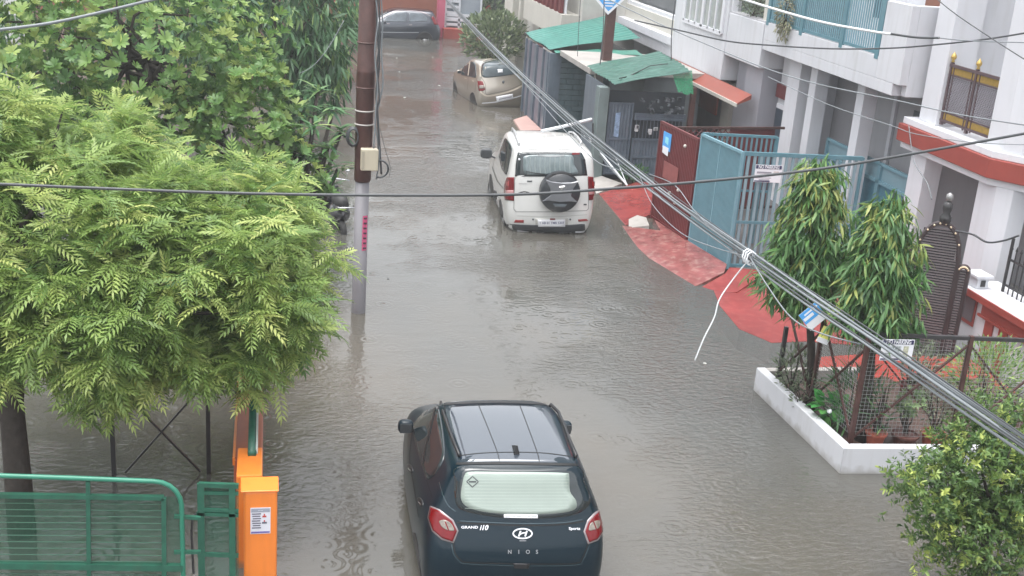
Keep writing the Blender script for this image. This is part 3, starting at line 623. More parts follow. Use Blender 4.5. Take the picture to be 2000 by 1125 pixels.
for (t, z) in ((0.72, 1.9), (0.68, 1.0), (0.5, 0.78), (0.46, 0.85), (0.63, 0.72)):
    MB().ball(P0+dg_*Lg*t+sv*0.035+Vector((0, 0, z)), 0.035, 8).build('flower_scrap', M_cream, mg)
# maroon gate behind (second leaf, across the yard)
m2 = thing('maroon_gate', 'far maroon grille gate with a criss-cross top behind the maroon sheet gate', 'gate', (9.4, 23.5, 0))
g2 = MB(); g2.bar((8.3, 23.0, 1.95), (10.9, 23.4, 1.95), 0.05); g2.bar((8.3, 23.0, 0.2), (10.9, 23.4, 0.2), 0.05)
g2.build('gate_frame', M_rust, m2)
g3 = MB(); lattice(g3, (8.35, 23.0), (9.6, 23.2), 0.2, 1.93, 0.14, 0.02); g3.build('lattice_panel', M_maroon, m2)
MB().wall((9.6, 23.2), (10.7, 23.4), 0.2, 1.93, 0.02).build('sheet_panel', M_maroon, m2)

# ================================================================== blue barred enclosure
be = thing('blue_gate', 'light blue barred steel gate enclosure with fine ribbed front beside the maroon gate', 'gate', (8.6, 20.2, 0.1))
A, B, Cc, Dd = Vector((8.09, 20.87, 0)), Vector((8.34, 19.45, 0)), Vector((10.6, 19.3, 0)), Vector((9.35, 20.9, 0))
Dd = Vector((9.55, 20.75, 0))
fm = MB()
def up(z): return Vector((0, 0, z))
for z in (0.12, 2.25): fm.bar(A+up(z), B+up(z-0.02), 0.045, 0.05)
for p_, t_ in ((A, 2.27), (B, 2.25)): fm.bar(p_+up(0.05), p_+up(t_), 0.05, 0.05)
mid = A*0.52+B*0.48; fm.bar(mid+up(0.12), mid+up(2.24), 0.03, 0.03)
fm.build('front_frame', M_blueL, be)
rb = MB(); n_ = 36
for i in range(n_): p_ = A+(B-A)*((i+0.5)/n_); rb.bar(p_+up(0.14), p_+up(2.23), 0.018, 0.022)
rb.build('front_ribs', M_blueL, be); 
MB().wall(A+Vector((0.02, 0, 0)), B+Vector((0.02, 0, 0)), 0.14, 2.22, 0.004).build('front_sheet', mat('blue_sheet', (0.08, 0.19, 0.235), 0.5), be)
fm = MB(); fm.bar(B+up(2.22), Cc+up(2.22), 0.045, 0.07); fm.bar(B+up(0.12), Cc+up(0.12), 0.045, 0.06); fm.bar(B+up(0.95), Cc+up(0.95), 0.035, 0.05); fm.bar(B+Vector((0.03, 0, 0.1)), B+Vector((0.03, 0, 2.24)), 0.04, 0.04); fm.bar(Cc+up(0.1), Cc+up(2.24), 0.05, 0.05)
fm.build('side_frame', M_blue, be)
rb = MB(); p_ = 0.0
for i in range(1, 19): q_ = B+(Cc-B)*(i/19); rb.bar(q_+up(0.12), q_+up(2.2), 0.05, 0.03, up=(0, 1, 0))
rb.build('side_bars', mat('blue_grey_bars', (0.22, 0.32, 0.365), 0.4), be)
fm = MB(); fm.bar(A+up(2.27), Dd+up(2.27), 0.04, 0.05); fm.bar(Dd+up(0.1), Dd+up(2.27), 0.06, 0.06); fm.bar(A+up(1.2), Dd+up(1.2), 0.03, 0.04)
fm.build('back_frame', M_blue, be)
rb = MB()
for i in range(1, 15): q_ = A+(Dd-A)*(i/15); rb.bar(q_+up(0.15), q_+up(2.25), 0.035, 0.025, up=(0, 1, 0))
rb.build('back_bars', mat('blue_dark_bars', (0.12, 0.22, 0.26), 0.4), be)

def notice(name, label, c, xd, wd, ht, parentless=True, big='NO PARKING', group=None, kind=0):
    t = thing(name, label, 'sign', tuple(c), 0)
    X = Vector(xd).normalized(); Z = Vector((0, 0, 1)); N = X.cross(Z)
    def card(u0, u1, v0, v1, o, m, nm):
        a = [c+X*u+Z*v+N*o for u, v in ((u0, v0), (u1, v0), (u1, v1), (u0, v1))]; b = [p-N*0.004 for p in a]
        return MB().add(a+b, [(0, 1, 2, 3), (7, 6, 5, 4), (0, 4, 5, 1), (1, 5, 6, 2), (2, 6, 7, 3), (3, 7, 4, 0)]).build(nm, m, t)
    card(-wd/2, wd/2, -ht/2, ht/2, 0.0, M_whitepl, 'sign_plate')
    card(-wd/2+0.01, wd/2-0.01, ht*0.27, ht/2-0.008, 0.003, M_navy, 'title_band')
    card(-wd/2+0.01, wd*0.1, -ht/2+0.008, -ht/2+ht*0.09, 0.003, M_navy, 'bottom_band')
    text_part('lettering', big, ht*0.27, c+Z*ht*0.375+N*0.006, X, Z, M_whitepl, t, sx=wd*0.80/(ht*0.27*len(big)*0.62))
    return t, card, N
t, card, N = notice('no_parking_sign', 'white NO PARKING board with a small portrait, tied to the planter fence rail', Vector((7.34, 11.80, 1.55)), (1, 0.0, -0.03), 0.42, 0.27)
text_part('lettering', 'OTEE', 0.085, Vector((7.29, 11.792, 1.565)), (1, 0, -0.03), (0, 0, 1), mat('grey_green_print', (0.2, 0.25, 0.24), 0.5), t, sx=0.9)
card(0.08, 0.145, -0.09, 0.05, 0.003, mat('portrait_print', (0.5, 0.5, 0.38), 0.5, var=0.6, vscale=30), 'portrait_panel')
for k, (a, b) in enumerate(((-0.19, 0.0), (-0.12, 0.02), (-0.1, 0.03))): card(a, b, -0.05-k*0.03, -0.042-k*0.03, 0.003, mat('grey_print', (0.3, 0.3, 0.34), 0.5), 'print_line')
cs = B+(Cc-B)*0.22; t, card, N = notice('no_parking_sign', 'white NO PARKING board hung on the light blue barred gate', Vector((cs.x, cs.y-0.05, 1.88)), (Cc-B), 0.50, 0.32)
for k, (a, b, h_) in enumerate(((-0.21, 0.06, 0.035), (-0.21, 0.05, 0.012), (-0.21, 0.07, 0.012), (-0.16, 0.04, 0.02))): card(a, b, 0.0-k*0.042, 0.0-k*0.042+h_, 0.003, mat('grey_print', (0.3, 0.3, 0.34), 0.5), 'print_line')
card(0.10, 0.2, -0.02, 0.05, 0.003, mat('pink_print', (0.6, 0.55, 0.55), 0.5, var=0.3, vscale=30), 'print_panel')

# ================================================================== red ramps, porch aprons and pavement edges
def slabpoly(pts, z0=-0.36): 
    n = len(pts); return MB().add([(x, y, z0) for x, y, z in pts]+[tuple(p) for p in pts], [tuple(range(n-1, -1, -1)), tuple(range(n, 2*n))]+[(i, (i+1) % n, n+(i+1) % n, n+i) for i in range(n)])
def P3(x, y, z): p = W(x, y, z); return (p.x, p.y, z)
slabpoly([P3(1350, 563, -0.02), P3(1415, 531, 0.14), (8.3, 19.4, 0.16), (8.05, 20.95, 0.16), P3(1338, 483, 0.13), P3(1255, 505, -0.02)][::1]).solo('ramp', M_ramp, 'tilted worn red concrete ramp in front of the light blue barred gate', 'ramp', bevel=0.008)
slabpoly([P3(1360, 566, -0.025), P3(1440, 570, 0.03), (9.0, 19.15, 0.12), (8.32, 19.3, 0.13), P3(1416, 534, 0.11)]).solo('ramp_wedge', M_redfloor, 'deep red wedge of wet concrete under the blue gate corner', 'ramp', bevel=0.006)
slabpoly([P3(1262, 508, -0.012), P3(1345, 485, 0.125), (8.1, 20.95, 0.14), (7.9, 22.6, 0.14), P3(1290, 450, 0.10), P3(1215, 440, 0.02)]).solo('ramp', M_ramp, 'cracked pinkish red ramp along the foot of the maroon gate', 'ramp', bevel=0.008)
slabpoly([P3(1228, 445, 0.022), P3(1268, 440, 0.13), P3(1262, 425, 0.13), P3(1245, 420, 0.11), P3(1228, 428, 0.03)]).solo('broken_slab', M_conc, 'broken grey concrete slab between the red ramps', 'slab')
slabpoly([P3(1222, 440, 0.012), P3(1170, 378, 0.012), P3(1245, 355, 0.10), (9.2, 25.6, 0.16), (8.9, 23.3, 0.14), P3(1270, 418, 0.08)]).solo('ramp', M_redfloor, 'bright wet red ramp to the right of the white SUV', 'ramp', bevel=0.008)
slabpoly([P3(1150, 350, 0.02), P3(1165, 378, 0.015), P3(1215, 358, 0.12), P3(1160, 338, 0.10)]).solo('broken_slab', M_conc, 'cracked grey slab beside the shed corner column', 'slab')
# submerged red apron of the blue gate and the nearest house
slabpoly([(7.70, 18.45, 0.008), (7.5, 17.6, 0.004), (7.42, 16.5, 0.003), (7.72, 15.9, 0.003), (8.3, 15.95, 0.006), (9.0, 15.8, 0.01), (9.6, 15.9, 0.02), (11.2, 16.2, 0.06), (11.2, 19.0, 0.08), (8.9, 19.1, 0.05)][::-1]).solo('red_apron', M_redfloor, 'submerged red apron in front of the nearest white house', 'apron')
slabpoly([(7.95, 14.75, 0.02), (8.0, 14.25, 0.02), (8.6, 13.9, 0.03), (10.55, 13.7, 0.08), (10.55, 15.0, 0.10), (9.0, 15.3, 0.05), (8.25, 15.25, 0.03)]).solo('red_apron', mat('red_oxide_bright', (0.31, 0.05, 0.038), 0.3, var=0.15, vscale=2), 'bright red tiled floor behind the planter fence', 'apron')
slabpoly([(8.5, 19.3, 0.1), (12.3, 19.2, 0.12), (12.3, 26.4, 0.14), (8.9, 26.3, 0.12), (8.1, 21, 0.1)]).solo('yard_floor', mat('wet_dark_concrete', (0.10, 0.10, 0.10), 0.35, var=0.4, vscale=2), None, None, kind='structure')
# ================================================================== PLANTER with its fence
pl = thing('planter', 'low white planter wall holding two ashoka trees and potted plants at the water edge', 'planter', (8, 12.8, -0.3))
pts_o = [(6.70, 14.15), (6.80, 11.66), (10.3, 11.45)]; 
w1 = MB().hexa([(6.70, 14.15, -0.35), (6.80, 11.66, -0.35), (6.93, 11.78, -0.35), (6.83, 14.15, -0.35)], [(6.70, 14.15, 0.34), (6.80, 11.66, 0.34), (6.93, 11.78, 0.34), (6.83, 14.15, 0.34)])
w1.build('street_wall', M_white, pl, bevel=0.012)
MB().hexa([(6.801, 11.66, -0.35), (10.3, 11.45, -0.35), (10.3, 11.57, -0.35), (6.931, 11.78, -0.35)], [(6.801, 11.66, 0.345), (10.3, 11.45, 0.345), (10.3, 11.57, 0.345), (6.931, 11.78, 0.345)]).build('front_wall', M_white, pl, bevel=0.012)
MB().box(6.84, 8.2, 14.03, 14.15, -0.35, 0.335).build('back_wall', M_conc, pl, bevel=0.01)
sl = MB().sheet((6.86, 11.7, 0.16), (10.3, 11.5, 0.16), (10.3, 14.1, 0.16), (6.84, 14.1, 0.16), 50, 40, lambda u, v: 0.05*math.sin(u*40+3*v)*math.sin(v*23)+random.uniform(-0.012, 0.012)); sl.build('soil', M_soil, pl, smooth=True)
PW[pl] = PW[pl]
fc = thing('planter_fence', 'dark steel angle fence with crossed braces and wire mesh standing in the planter', 'fence', (8, 12.2, 0.2))
T0 = (6.98, 14.0); T1 = (7.05, 11.98); T2 = (9.6, 11.75)
fx = MB(); 
for (a, c, h) in ((T0, None, 1.0), ((7.01, 13.05), None, 1.45), (T1, None, 1.70), ((8.33, 11.86), None, 1.70), ((9.6, 11.75), None, 1.70)):
    pp = MB(); pp.bar((a[0], a[1], 0.05), (a[0], a[1], h), 0.05, 0.05); pp.build('fence_post', M_rust if h != 1.0 else M_dark, fc)
rl = MB(); rl.bar((*T1, 1.68), (*T2, 1.66), 0.045, 0.045); rl.build('top_rail', M_dark, fc)
MB().bar((*T0, 1.5), (*T1, 1.68), 0.03, 0.03).build('top_rail', M_dark, fc)
def xb(p, q, z0, z1):
    MB().bar((*p, z0), (*q, z1), 0.03, 0.02).build('brace', M_rust, fc); MB().bar((p[0], p[1]+0.03, z1), (q[0], q[1]+0.03, z0), 0.03, 0.02).build('brace', M_rust, fc)
xb((7.01, 13.05), T1, 0.35, 1.5); xb(T0, (7.01, 13.05), 0.35, 1.3)
xb(T1, (8.33, 11.86), 0.3, 1.6); xb((8.33, 11.86), (9.6, 11.75), 0.3, 1.6)
ms = MB()
def wires(p, q, z0, z1, step, t):
    P = Vector((*p, 0)); Q = Vector((*q, 0)); L = (Q-P).length; z = z0
    while z < z1: ms.bar(P+Vector((0, 0, z)), Q+Vector((0, 0, z)), t, t); z += step
    n = int(L/step)
    for i in range(n+1): a = P+(Q-P)*(i/n); ms.bar(a+Vector((0, 0, z0)), a+Vector((0, 0, z1)), t, t)
wires(T1, T2, 0.35, 1.66, 0.05, 0.003); wires((7.01, 13.05), T1, 0.35, 1.5, 0.05, 0.003)
ms.build('wire_mesh', mat('galv_wire', (0.35, 0.36, 0.36), 0.4, metal=0.4), fc)

# notices hanging behind the first tree
def tilted_card(name, label, pc, Y, wpx, hpx, ang, m, extra=None):
    c = WY(pc[0], pc[1], Y); s = (c-CAM).dot(_F)/CAM_F; X = Vector((math.cos(ang), 0, math.sin(ang))); Z = Vector((-math.sin(ang), 0, math.cos(ang))); N = X.cross(Z)
    t = thing(name, label, 'sign', tuple(c))
    def card(u0, u1, v0, v1, o, mm, nm):
        a = [c+X*u*s*wpx+Z*v*s*hpx+N*o for u, v in ((u0, v0), (u1, v0), (u1, v1), (u0, v1))]; b = [p-N*0.003 for p in a]
        return MB().add(a+b, [(0, 1, 2, 3), (7, 6, 5, 4), (0, 4, 5, 1), (1, 5, 6, 2), (2, 6, 7, 3), (3, 7, 4, 0)]).build(nm, mm, t)
    card(-.5, .5, -.5, .5, 0, m, 'card')
    return t, card
t, card = tilted_card('hanging_notice', 'tilted blue and white notice board hanging beside the first ashoka trunk', (1588, 618), 12.55, 42, 44, 0.75, M_whitepl)
card(-.5, .5, -.1, .5, 0.003, M_signblue, 'blue_field'); card(-.45, .1, .05, .2, 0.005, M_whitepl, 'print_line'); card(-.3, .45, .28, .36, 0.005, M_whitepl, 'print_line')
t, card = tilted_card('hanging_notice', 'small yellow and white notice half hidden between the ashoka trees', (1612, 655), 12.5, 26, 34, -0.35, mat('yellow_card', (0.75, 0.72, 0.2), 0.5))
card(-.5, .5, -.5, -.2, 0.003, M_whitepl, 'white_field')

# ================================================================== FOLIAGE
def leaf_obj(name, tmpl, pos, dirs, nrm, scale, tint, material, parent=None, label=None, cat=None, group=None):
    TV, TF = tmpl; TV = np.array(TV, float); K = len(TV); N = len(pos)
    pos = np.array(pos, float); d = np.array(dirs, float); d /= np.linalg.norm(d, axis=1)[:, None]
    n = np.array(nrm, float); n -= d*np.sum(n*d, 1)[:, None]; ln = np.linalg.norm(n, axis=1); bad = ln < 1e-4; n[bad] = [0.3, 0.2, 1]; n /= np.linalg.norm(n, axis=1)[:, None]
    x = np.cross(d, n); s = np.array(scale)[:, None, None]
    V = pos[:, None, :]+s*(TV[None, :, 0:1]*x[:, None, :]+TV[None, :, 1:2]*d[:, None, :]+TV[None, :, 2:3]*n[:, None, :])
    V = V.reshape(-1, 3)
    if parent is not None:
        inv = np.array(PW[parent].inverted()); V = V@inv[:3, :3].T+inv[:3, 3]
    q = np.array(TF); nf, c = q.shape; F = (q[None]+(np.arange(N)*K)[:, None, None]).reshape(-1)
    me = bpy.data.meshes.new(name); me.vertices.add(N*K); me.vertices.foreach_set('co', V.astype(np.float32).ravel())
    me.loops.add(len(F)); me.loops.foreach_set('vertex_index', F.astype(np.int32))
    me.polygons.add(N*nf); me.polygons.foreach_set('loop_start', (np.arange(N*nf)*c).astype(np.int32)); me.polygons.foreach_set('loop_total', np.full(N*nf, c, np.int32))
    at = me.attributes.new('tint', 'FLOAT', 'POINT'); at.data.foreach_set('value', np.repeat(np.array(tint, np.float32), K))
    me.update(calc_edges=True); me.materials.append(material)
    o = bpy.data.objects.new(name, me); COL.objects.link(o)
    if parent is not None: o.parent = parent; PW[o] = PW[parent].copy()
    _tags(o, label, cat, group); return o
def pinnate(pairs, ll, lw, droop, spread=1.1, curve=0.25, basef=0.12):
    """compound leaf of unit length along +y, arching down in z"""
    V = []; F = []
    def zc(y): return -droop*y*y
    for i in range(pairs):
        y = basef+(0.93-basef)*i/(pairs-1); f = (0.65+0.5*math.sin(math.pi*(i+0.8)/(pairs+0.8)))
        for s in (-1, 1):
            a = spread-0.35*i/pairs; dx, dy = s*math.sin(a), math.cos(a); L = ll*f; n = len(V)
            px, py = -dy, dx
            m = (0.45*L*dx, y+0.45*L*dy); tip = (L*dx, y+L*dy*1.15)
            V += [(0, y, zc(y)), (m[0]+px*lw*0.5, m[1]+py*lw*0.5, zc(y)-0.02), (tip[0], tip[1]+curve*L*0.25, zc(y)-L*0.38), (m[0]-px*lw*0.5, m[1]-py*lw*0.5, zc(y)-0.03)]; F.append((n, n+1, n+2, n+3))
    n = len(V); V += [(0, .93, zc(.93)), (-lw*.4, 1.05, zc(1.05)), (0, 1.2, zc(1.2)-0.03), (lw*.4, 1.05, zc(1.05))]; F.append((n, n+1, n+2, n+3))
    n = len(V); V += [(-.008, 0, 0), (.008, 0, 0), (.006, .95, zc(.95)), (-.006, .95, zc(.95))]; F.append((n, n+1, n+2, n+3))
    return V, F
def blade(w_, droop, fold=0.15, seg=3):
    """simple lanceolate leaf of unit length"""
    V = []; F = []
    for i in range(seg+1):
        t = i/seg; ww = w_*math.sin(math.pi*min(1, 0.08+0.92*t))**0.8*0.5 if i < seg else 0.004
        z = -droop*t*t; V += [(-ww, t, z+fold*ww), (0, t, z-fold*ww*0.6), (ww, t, z+fold*ww)]
    for i in range(seg):
        a = i*3; F += [(a, a+1, a+4, a+3), (a+1, a+2, a+5, a+4)]
    return V, F
def rosette(k, w_, droop, tilt, obov=True):
    """whorl of k leaves around +y axis"""
    V = []; F = []
    for j in range(k):
        a = 2*math.pi*j/k+random.uniform(-.2, .2); ca, sa = math.cos(a), math.sin(a); L = random.uniform(0.8, 1.1)
        prev = None; n = len(V); prof = ((0.0, 0.03), (0.35, 0.6), (0.72, 1.0), (1.0, 0.25)) if obov else ((0, 0.1), (0.4, 1.0), (0.75, 0.7), (1.0, 0.05))
        for t, ww in prof:
            r = L*t*math.cos(tilt); h = L*t*math.sin(tilt)-droop*t*t*L; wv = w_*ww*0.5
            for s in (-1, 1): V.append((ca*r-sa*s*wv, h+0.02*t, sa*r+ca*s*wv))
        for i in range(3): F.append((n+2*i, n+2*i+1, n+2*i+3, n+2*i+2))
    return V, F
def unit(v): return v/np.maximum(1e-9, np.linalg.norm(v, axis=-1, keepdims=True))
def lobes_points(lobes, n, shell=0.55):
    vol = np.array([l[3]*l[4]*l[5] for l in lobes])**(2/3); pick = rng.choice(len(lobes), n, p=vol/vol.sum()); L = np.array(lobes)[pick]
    u = unit(rng.normal(size=(n, 3))); r = shell+(1-shell)*rng.random(n)**0.6
    r *= 1+0.10*np.sin(u[:, 0]*7+L[:, 0]*3)+0.08*np.sin(u[:, 2]*9+u[:, 1]*6)
    return L[:, :3]+u*r[:, None]*L[:, 3:6], u, r
def branches(m, base, tips, r0, wob=0.15):
    for t in tips:
        t = Vector(t); b = Vector(base); pts = []
        for i in range(6):
            s = i/5; p = b.lerp(t, s); p += Vector((random.uniform(-1, 1), random.uniform(-1, 1), random.uniform(-.5, 1)))*wob*math.sin(math.pi*s); pts.append(p)
        m.tube(pts, [r0*(1-0.8*i/5) for i in range(6)], 6)
L_neem = leafmat('neem_leaf', (0.07, 0.16, 0.05), (0.28, 0.40, 0.115), (0.56, 0.61, 0.22), 0.46)
L_alst = leafmat('broad_leaf', (0.03, 0.085, 0.03), (0.13, 0.25, 0.065), (0.42, 0.50, 0.15), 0.34)
L_ashD = leafmat('ashoka_dark_leaf', (0.025, 0.07, 0.035), (0.06, 0.15, 0.055), (0.22, 0.33, 0.09), 0.25)
L_ash = leafmat('ashoka_leaf', (0.022, 0.075, 0.035), (0.095, 0.21, 0.06), (0.34, 0.37, 0.11), 0.3)
L_palm = leafmat('strap_leaf', (0.02, 0.07, 0.03), (0.07, 0.18, 0.06), (0.33, 0.42, 0.14), 0.25)
L_hedge = leafmat('small_leaf', (0.022, 0.065, 0.03), (0.12, 0.21, 0.055), (0.42, 0.49, 0.12), 0.3)
L_dust = leafmat('dusty_leaf', (0.06, 0.085, 0.05), (0.15, 0.19, 0.12), (0.28, 0.32, 0.2), 0.2)

# --- neem tree, big crown on the left
def neem(loc, lobes, nsh, label, ls=(0.18, 0.33), per=9, trunk=None, trr=0.15):
    t = thing('neem_tree', label, 'tree', loc)
    P, u, r = lobes_points(lobes, nsh, 0.45); P = P+u*(rng.random((nsh, 1))**3)*0.12; _k = np.sin(4.3*P[:, 0]+1)+np.sin(3.9*P[:, 1]+P[:, 0])+np.sin(5.1*P[:, 2]+2*P[:, 0]) > -0.95; P, u, r = P[_k], u[_k], r[_k]; nsh = len(P); 
    pos = []; dr = []; nr = []; sc = []; ti = []
    for i in range(nsh):
        k = rng.integers(per-3, per+3); young = rng.random() < 0.22; shade = rng.normal(0.0, 0.1)
        for j in range(k):
            a = 2*math.pi*(j+rng.random()*0.7)/k; rad = np.array([math.cos(a), math.sin(a), 0])
            v = u[i]*rng.uniform(0.2, 0.7)+rad*rng.uniform(0.6, 1.1)+np.array([0, 0, rng.uniform(-0.5, 0.7)])+rng.normal(size=3)*0.2
            pos.append(P[i]+rng.normal(size=3)*0.03); dr.append(v); nr.append(np.array([0.15*u[i][0], 0.15*u[i][1], 1])+rng.normal(size=3)*0.3); sc.append(rng.uniform(*ls)*(0.75 if young and j < 3 else 1))
            tt = 0.42+0.22*u[i][2]*0+shade+rng.normal(0, 0.10)+(0.28 if young else 0); ti.append(min(1, max(0, tt+rng.normal(0, 0.06))))
    leaf_obj('crown', pinnate(7, 0.27, 0.085, 0.40), pos, dr, nr, sc, ti, L_neem, t)
    m = MB(); base = Vector(trunk[-1]); m.tube(trunk, [trr*(1.15-0.35*i/(len(trunk)-1)) for i in range(len(trunk))], 12)
    tips = [P[i] for i in rng.choice(nsh, 26, replace=False)]; branches(m, base, tips, 0.05, 0.2)
    m.build('trunk', M_bark, t, smooth=True); return t
neem((-2.35, 10.9, -0.3), [(-2.3, 11.7, 2.85, 1.6, 1.4, 1.05), (-1.1, 11.7, 2.7, 1.45, 1.4, 0.95), (-0.35, 11.5, 2.6, 0.92, 1.1, 0.95), (-1.6, 11.2, 2.3, 1.5, 0.9, 0.75), (-3.2, 11.3, 2.95, 1.0, 1.3, 1.15), (-2.2, 12.6, 3.25, 1.5, 1.1, 0.75), (-2.3, 11.0, 2.12, 0.7, 0.6, 0.42), (-1.35, 11.0, 2.02, 0.9, 0.6, 0.42), (-0.5, 11.1, 2.12, 0.6, 0.6, 0.45), (0.1, 11.2, 2.25, 0.45, 0.6, 0.5), (-1.3, 11.4, 2.55, 1.85, 1.2, 1.0), (-0.35, 11.3, 2.1, 0.8, 0.8, 0.65), (-2.9, 12.2, 3.75, 0.8, 0.7, 0.55), (-1.5, 12.6, 3.35, 0.7, 0.7, 0.5), (0.15, 12.1, 3.0, 0.5, 0.6, 0.5), (-0.7, 11.9, 3.3, 0.5, 0.5, 0.4)], 2500,
     'large bright green neem tree with a spreading crown above the green gate', trunk=[(-2.36, 10.97, -0.35), (-2.36, 10.97, 0.6), (-2.38, 11.0, 1.4), (-2.3, 11.15, 2.3)], trr=0.125)

# --- broad-leaved whorled tree behind
def alst(loc, lobes, n, label, name='broadleaf_tree', ls=(0.10, 0.20), tmpl=None, m_=None, tr=None, g=None, trr=0.12, tint=0.45):
    t = thing(name, label, 'tree', loc, group=g)
    P, u, r = lobes_points(lobes, n, 0.55)
    d = u*0.6+np.array([0, 0, 0.8])+rng.normal(size=(n, 3))*0.35
    ti = np.clip(tint+rng.normal(0, 0.16, n)+np.where(rng.random(n) < 0.2, 0.28, 0)+0.12*u[:, 2], 0, 1)
    leaf_obj('crown', tmpl or rosette(10, 0.27, 0.25, 0.75), P, d, rng.normal(size=(n, 3)), rng.uniform(*ls, n), ti, m_ or L_alst, t)
    m = MB(); m.tube(tr, [trr*(1.1-0.4*i/(len(tr)-1)) for i in range(len(tr))], 10)
    branches(m, tr[-1], [P[i] for i in rng.choice(n, 22, replace=False)], trr*0.4, 0.25); branches(m, tr[-2], [P[i] for i in rng.choice(n, 10, replace=False)], trr*0.4, 0.25)
    m.build('trunk', M_bark, t, smooth=True); return t
alst((-1.9, 19.5, -0.3), [(-1.9, 19.2, 3.6, 2.2, 1.6, 1.6), (-0.35, 18.8, 2.75, 0.95, 1.2, 1.15), (-3.8, 19, 3.3, 1.6, 1.5, 1.8), (0.4, 18.3, 1.95, 0.55, 0.8, 0.75), (-1.0, 18.4, 2.2, 1.5, 0.9, 1.0)], 3000,
     'tall tree with yellow-green whorled leaves rising behind the neem crown', tr=[(-1.9, 19.4, -0.35), (-1.85, 19.4, 1.2), (-1.9, 19.3, 2.4), (-1.85, 19.3, 3.4)])
# --- dark ashoka trees behind the pole
def hang(loc, lobes, n, label, name, m_, ls=(0.2, 0.32), per=5, tr=None, trr=0.1, g=None, tip=0.2, tcol=0.4, shell=0.5, w_=0.17, tipz=None):
    t = thing(name, label, 'tree', loc, group=g); P, u, r = lobes_points(lobes, n, shell)
    pos = []; dr = []; nr = []; sc = []; ti = []
    zt = tipz or 99
    for i in range(n):
        yng = rng.random() < tip*(2.6 if P[i][2] > zt else 0.7)
        for j in range(per):
            a = rng.uniform(0, 2*math.pi); v = np.array([math.cos(a)*0.6+u[i][0]*0.3, math.sin(a)*0.6+u[i][1]*0.3, -rng.uniform(0.15, 1.1)])+rng.normal(size=3)*0.15
            pos.append(P[i]+rng.normal(size=3)*0.04); dr.append(v); nr.append(np.array([v[0], v[1], 0.6])+rng.normal(size=3)*0.3); sc.append(rng.uniform(*ls))
            ti.append(min(1, max(0, tcol+rng.normal(0, 0.12)+(0.45 if yng else 0))))
    leaf_obj('crown', blade(w_, 0.25), pos, dr, nr, sc, ti, m_, t)
    m = MB(); m.tube(tr, [trr*(1.1-0.5*i/(len(tr)-1)) for i in range(len(tr))], 10); branches(m, tr[-2], [P[i] for i in rng.choice(n, 12, replace=False)], trr*0.3, 0.05)
    m.build('trunk', M_bark, t, smooth=True); return t
hang((0.2, 29.5, -0.3), [(0.5, 29.5, 3.0, 1.6, 1.5, 2.2), (-1.8, 29.5, 3.5, 1.6, 1.5, 2.4), (1.0, 28.8, 2.0, 0.9, 0.9, 1.2)], 1500, 'dark green drooping ashoka tree behind the rusty utility pole', 'ashoka_tree', L_ashD, ls=(0.28, 0.45), per=5,
     tr=[(0.2, 29.5, -0.35), (0.2, 29.5, 2), (0.2, 29.4, 4)], trr=0.12)
hang((1.8, 39, -0.3), [(1.7, 38.5, 2.8, 1.5, 1.4, 2.6), (-0.8, 40, 3.2, 2.2, 1.6, 3.0)], 1000, 'far ashoka tree at the upper left beyond the utility pole', 'ashoka_tree', L_ashD, ls=(0.3, 0.5), per=4,
     tr=[(1.8, 39, -0.35), (1.8, 39, 2), (1.8, 39, 4)], trr=0.12)
hang((-4, 26, -0.3), [(-4.2, 26, 3.8, 2.4, 2, 2.6)], 900, 'dark bushy tree at the upper left edge behind the whorled tree', 'ashoka_tree', L_ashD, ls=(0.25, 0.4), per=4, tr=[(-4, 26, -0.35), (-4, 26, 2), (-4, 26, 4)], trr=0.12)
# --- strap-leaved shrub (frangipani-like) beside the pole
def strap(loc, centers, label, ls, name='frangipani_tree', n=22, m_=None, w_=0.16):
    t = thing(name, label, 'tree', loc); pos = []; dr = []; nr = []; sc = []; ti = []
    for c in centers:
        for j in range(n):
            a = rng.uniform(0, 2*math.pi); v = np.array([math.cos(a), math.sin(a), rng.uniform(-0.2, 0.9)])
            pos.append(np.array(c)+rng.normal(size=3)*0.04); dr.append(v); nr.append([0, 0, 1]); sc.append(rng.uniform(*ls)); ti.append(min(1, max(0, 0.42+rng.normal(0, 0.15)+0.25*v[2])))
    leaf_obj('crown', blade(w_, 0.35, 0.2, 4), pos, dr, nr, sc, ti, m_ or L_palm, t)
    m = MB(); 
    for c in centers: m.tube([(loc[0], loc[1], -0.35), (loc[0]*0.6+c[0]*0.4, loc[1]*0.6+c[1]*0.4, c[2]*0.5), c], [0.06, 0.05, 0.03], 6)
    m.build('trunk', M_bark, t, smooth=True); return t
strap((0.5, 18.6, -0.3), [tuple(WY(x, y, 18.4+d)) for x, y, d in ((610, 250, 0), (650, 215, .6), (640, 290, 0), (600, 310, .3), (660, 330, .2), (575, 270, .5), (640, 370, .5), (620, 180, 1.0), (665, 260, .8), (590, 215, .8))], 'strap-leaved frangipani clump between the neem crown and the utility pole', (0.25, 0.42))

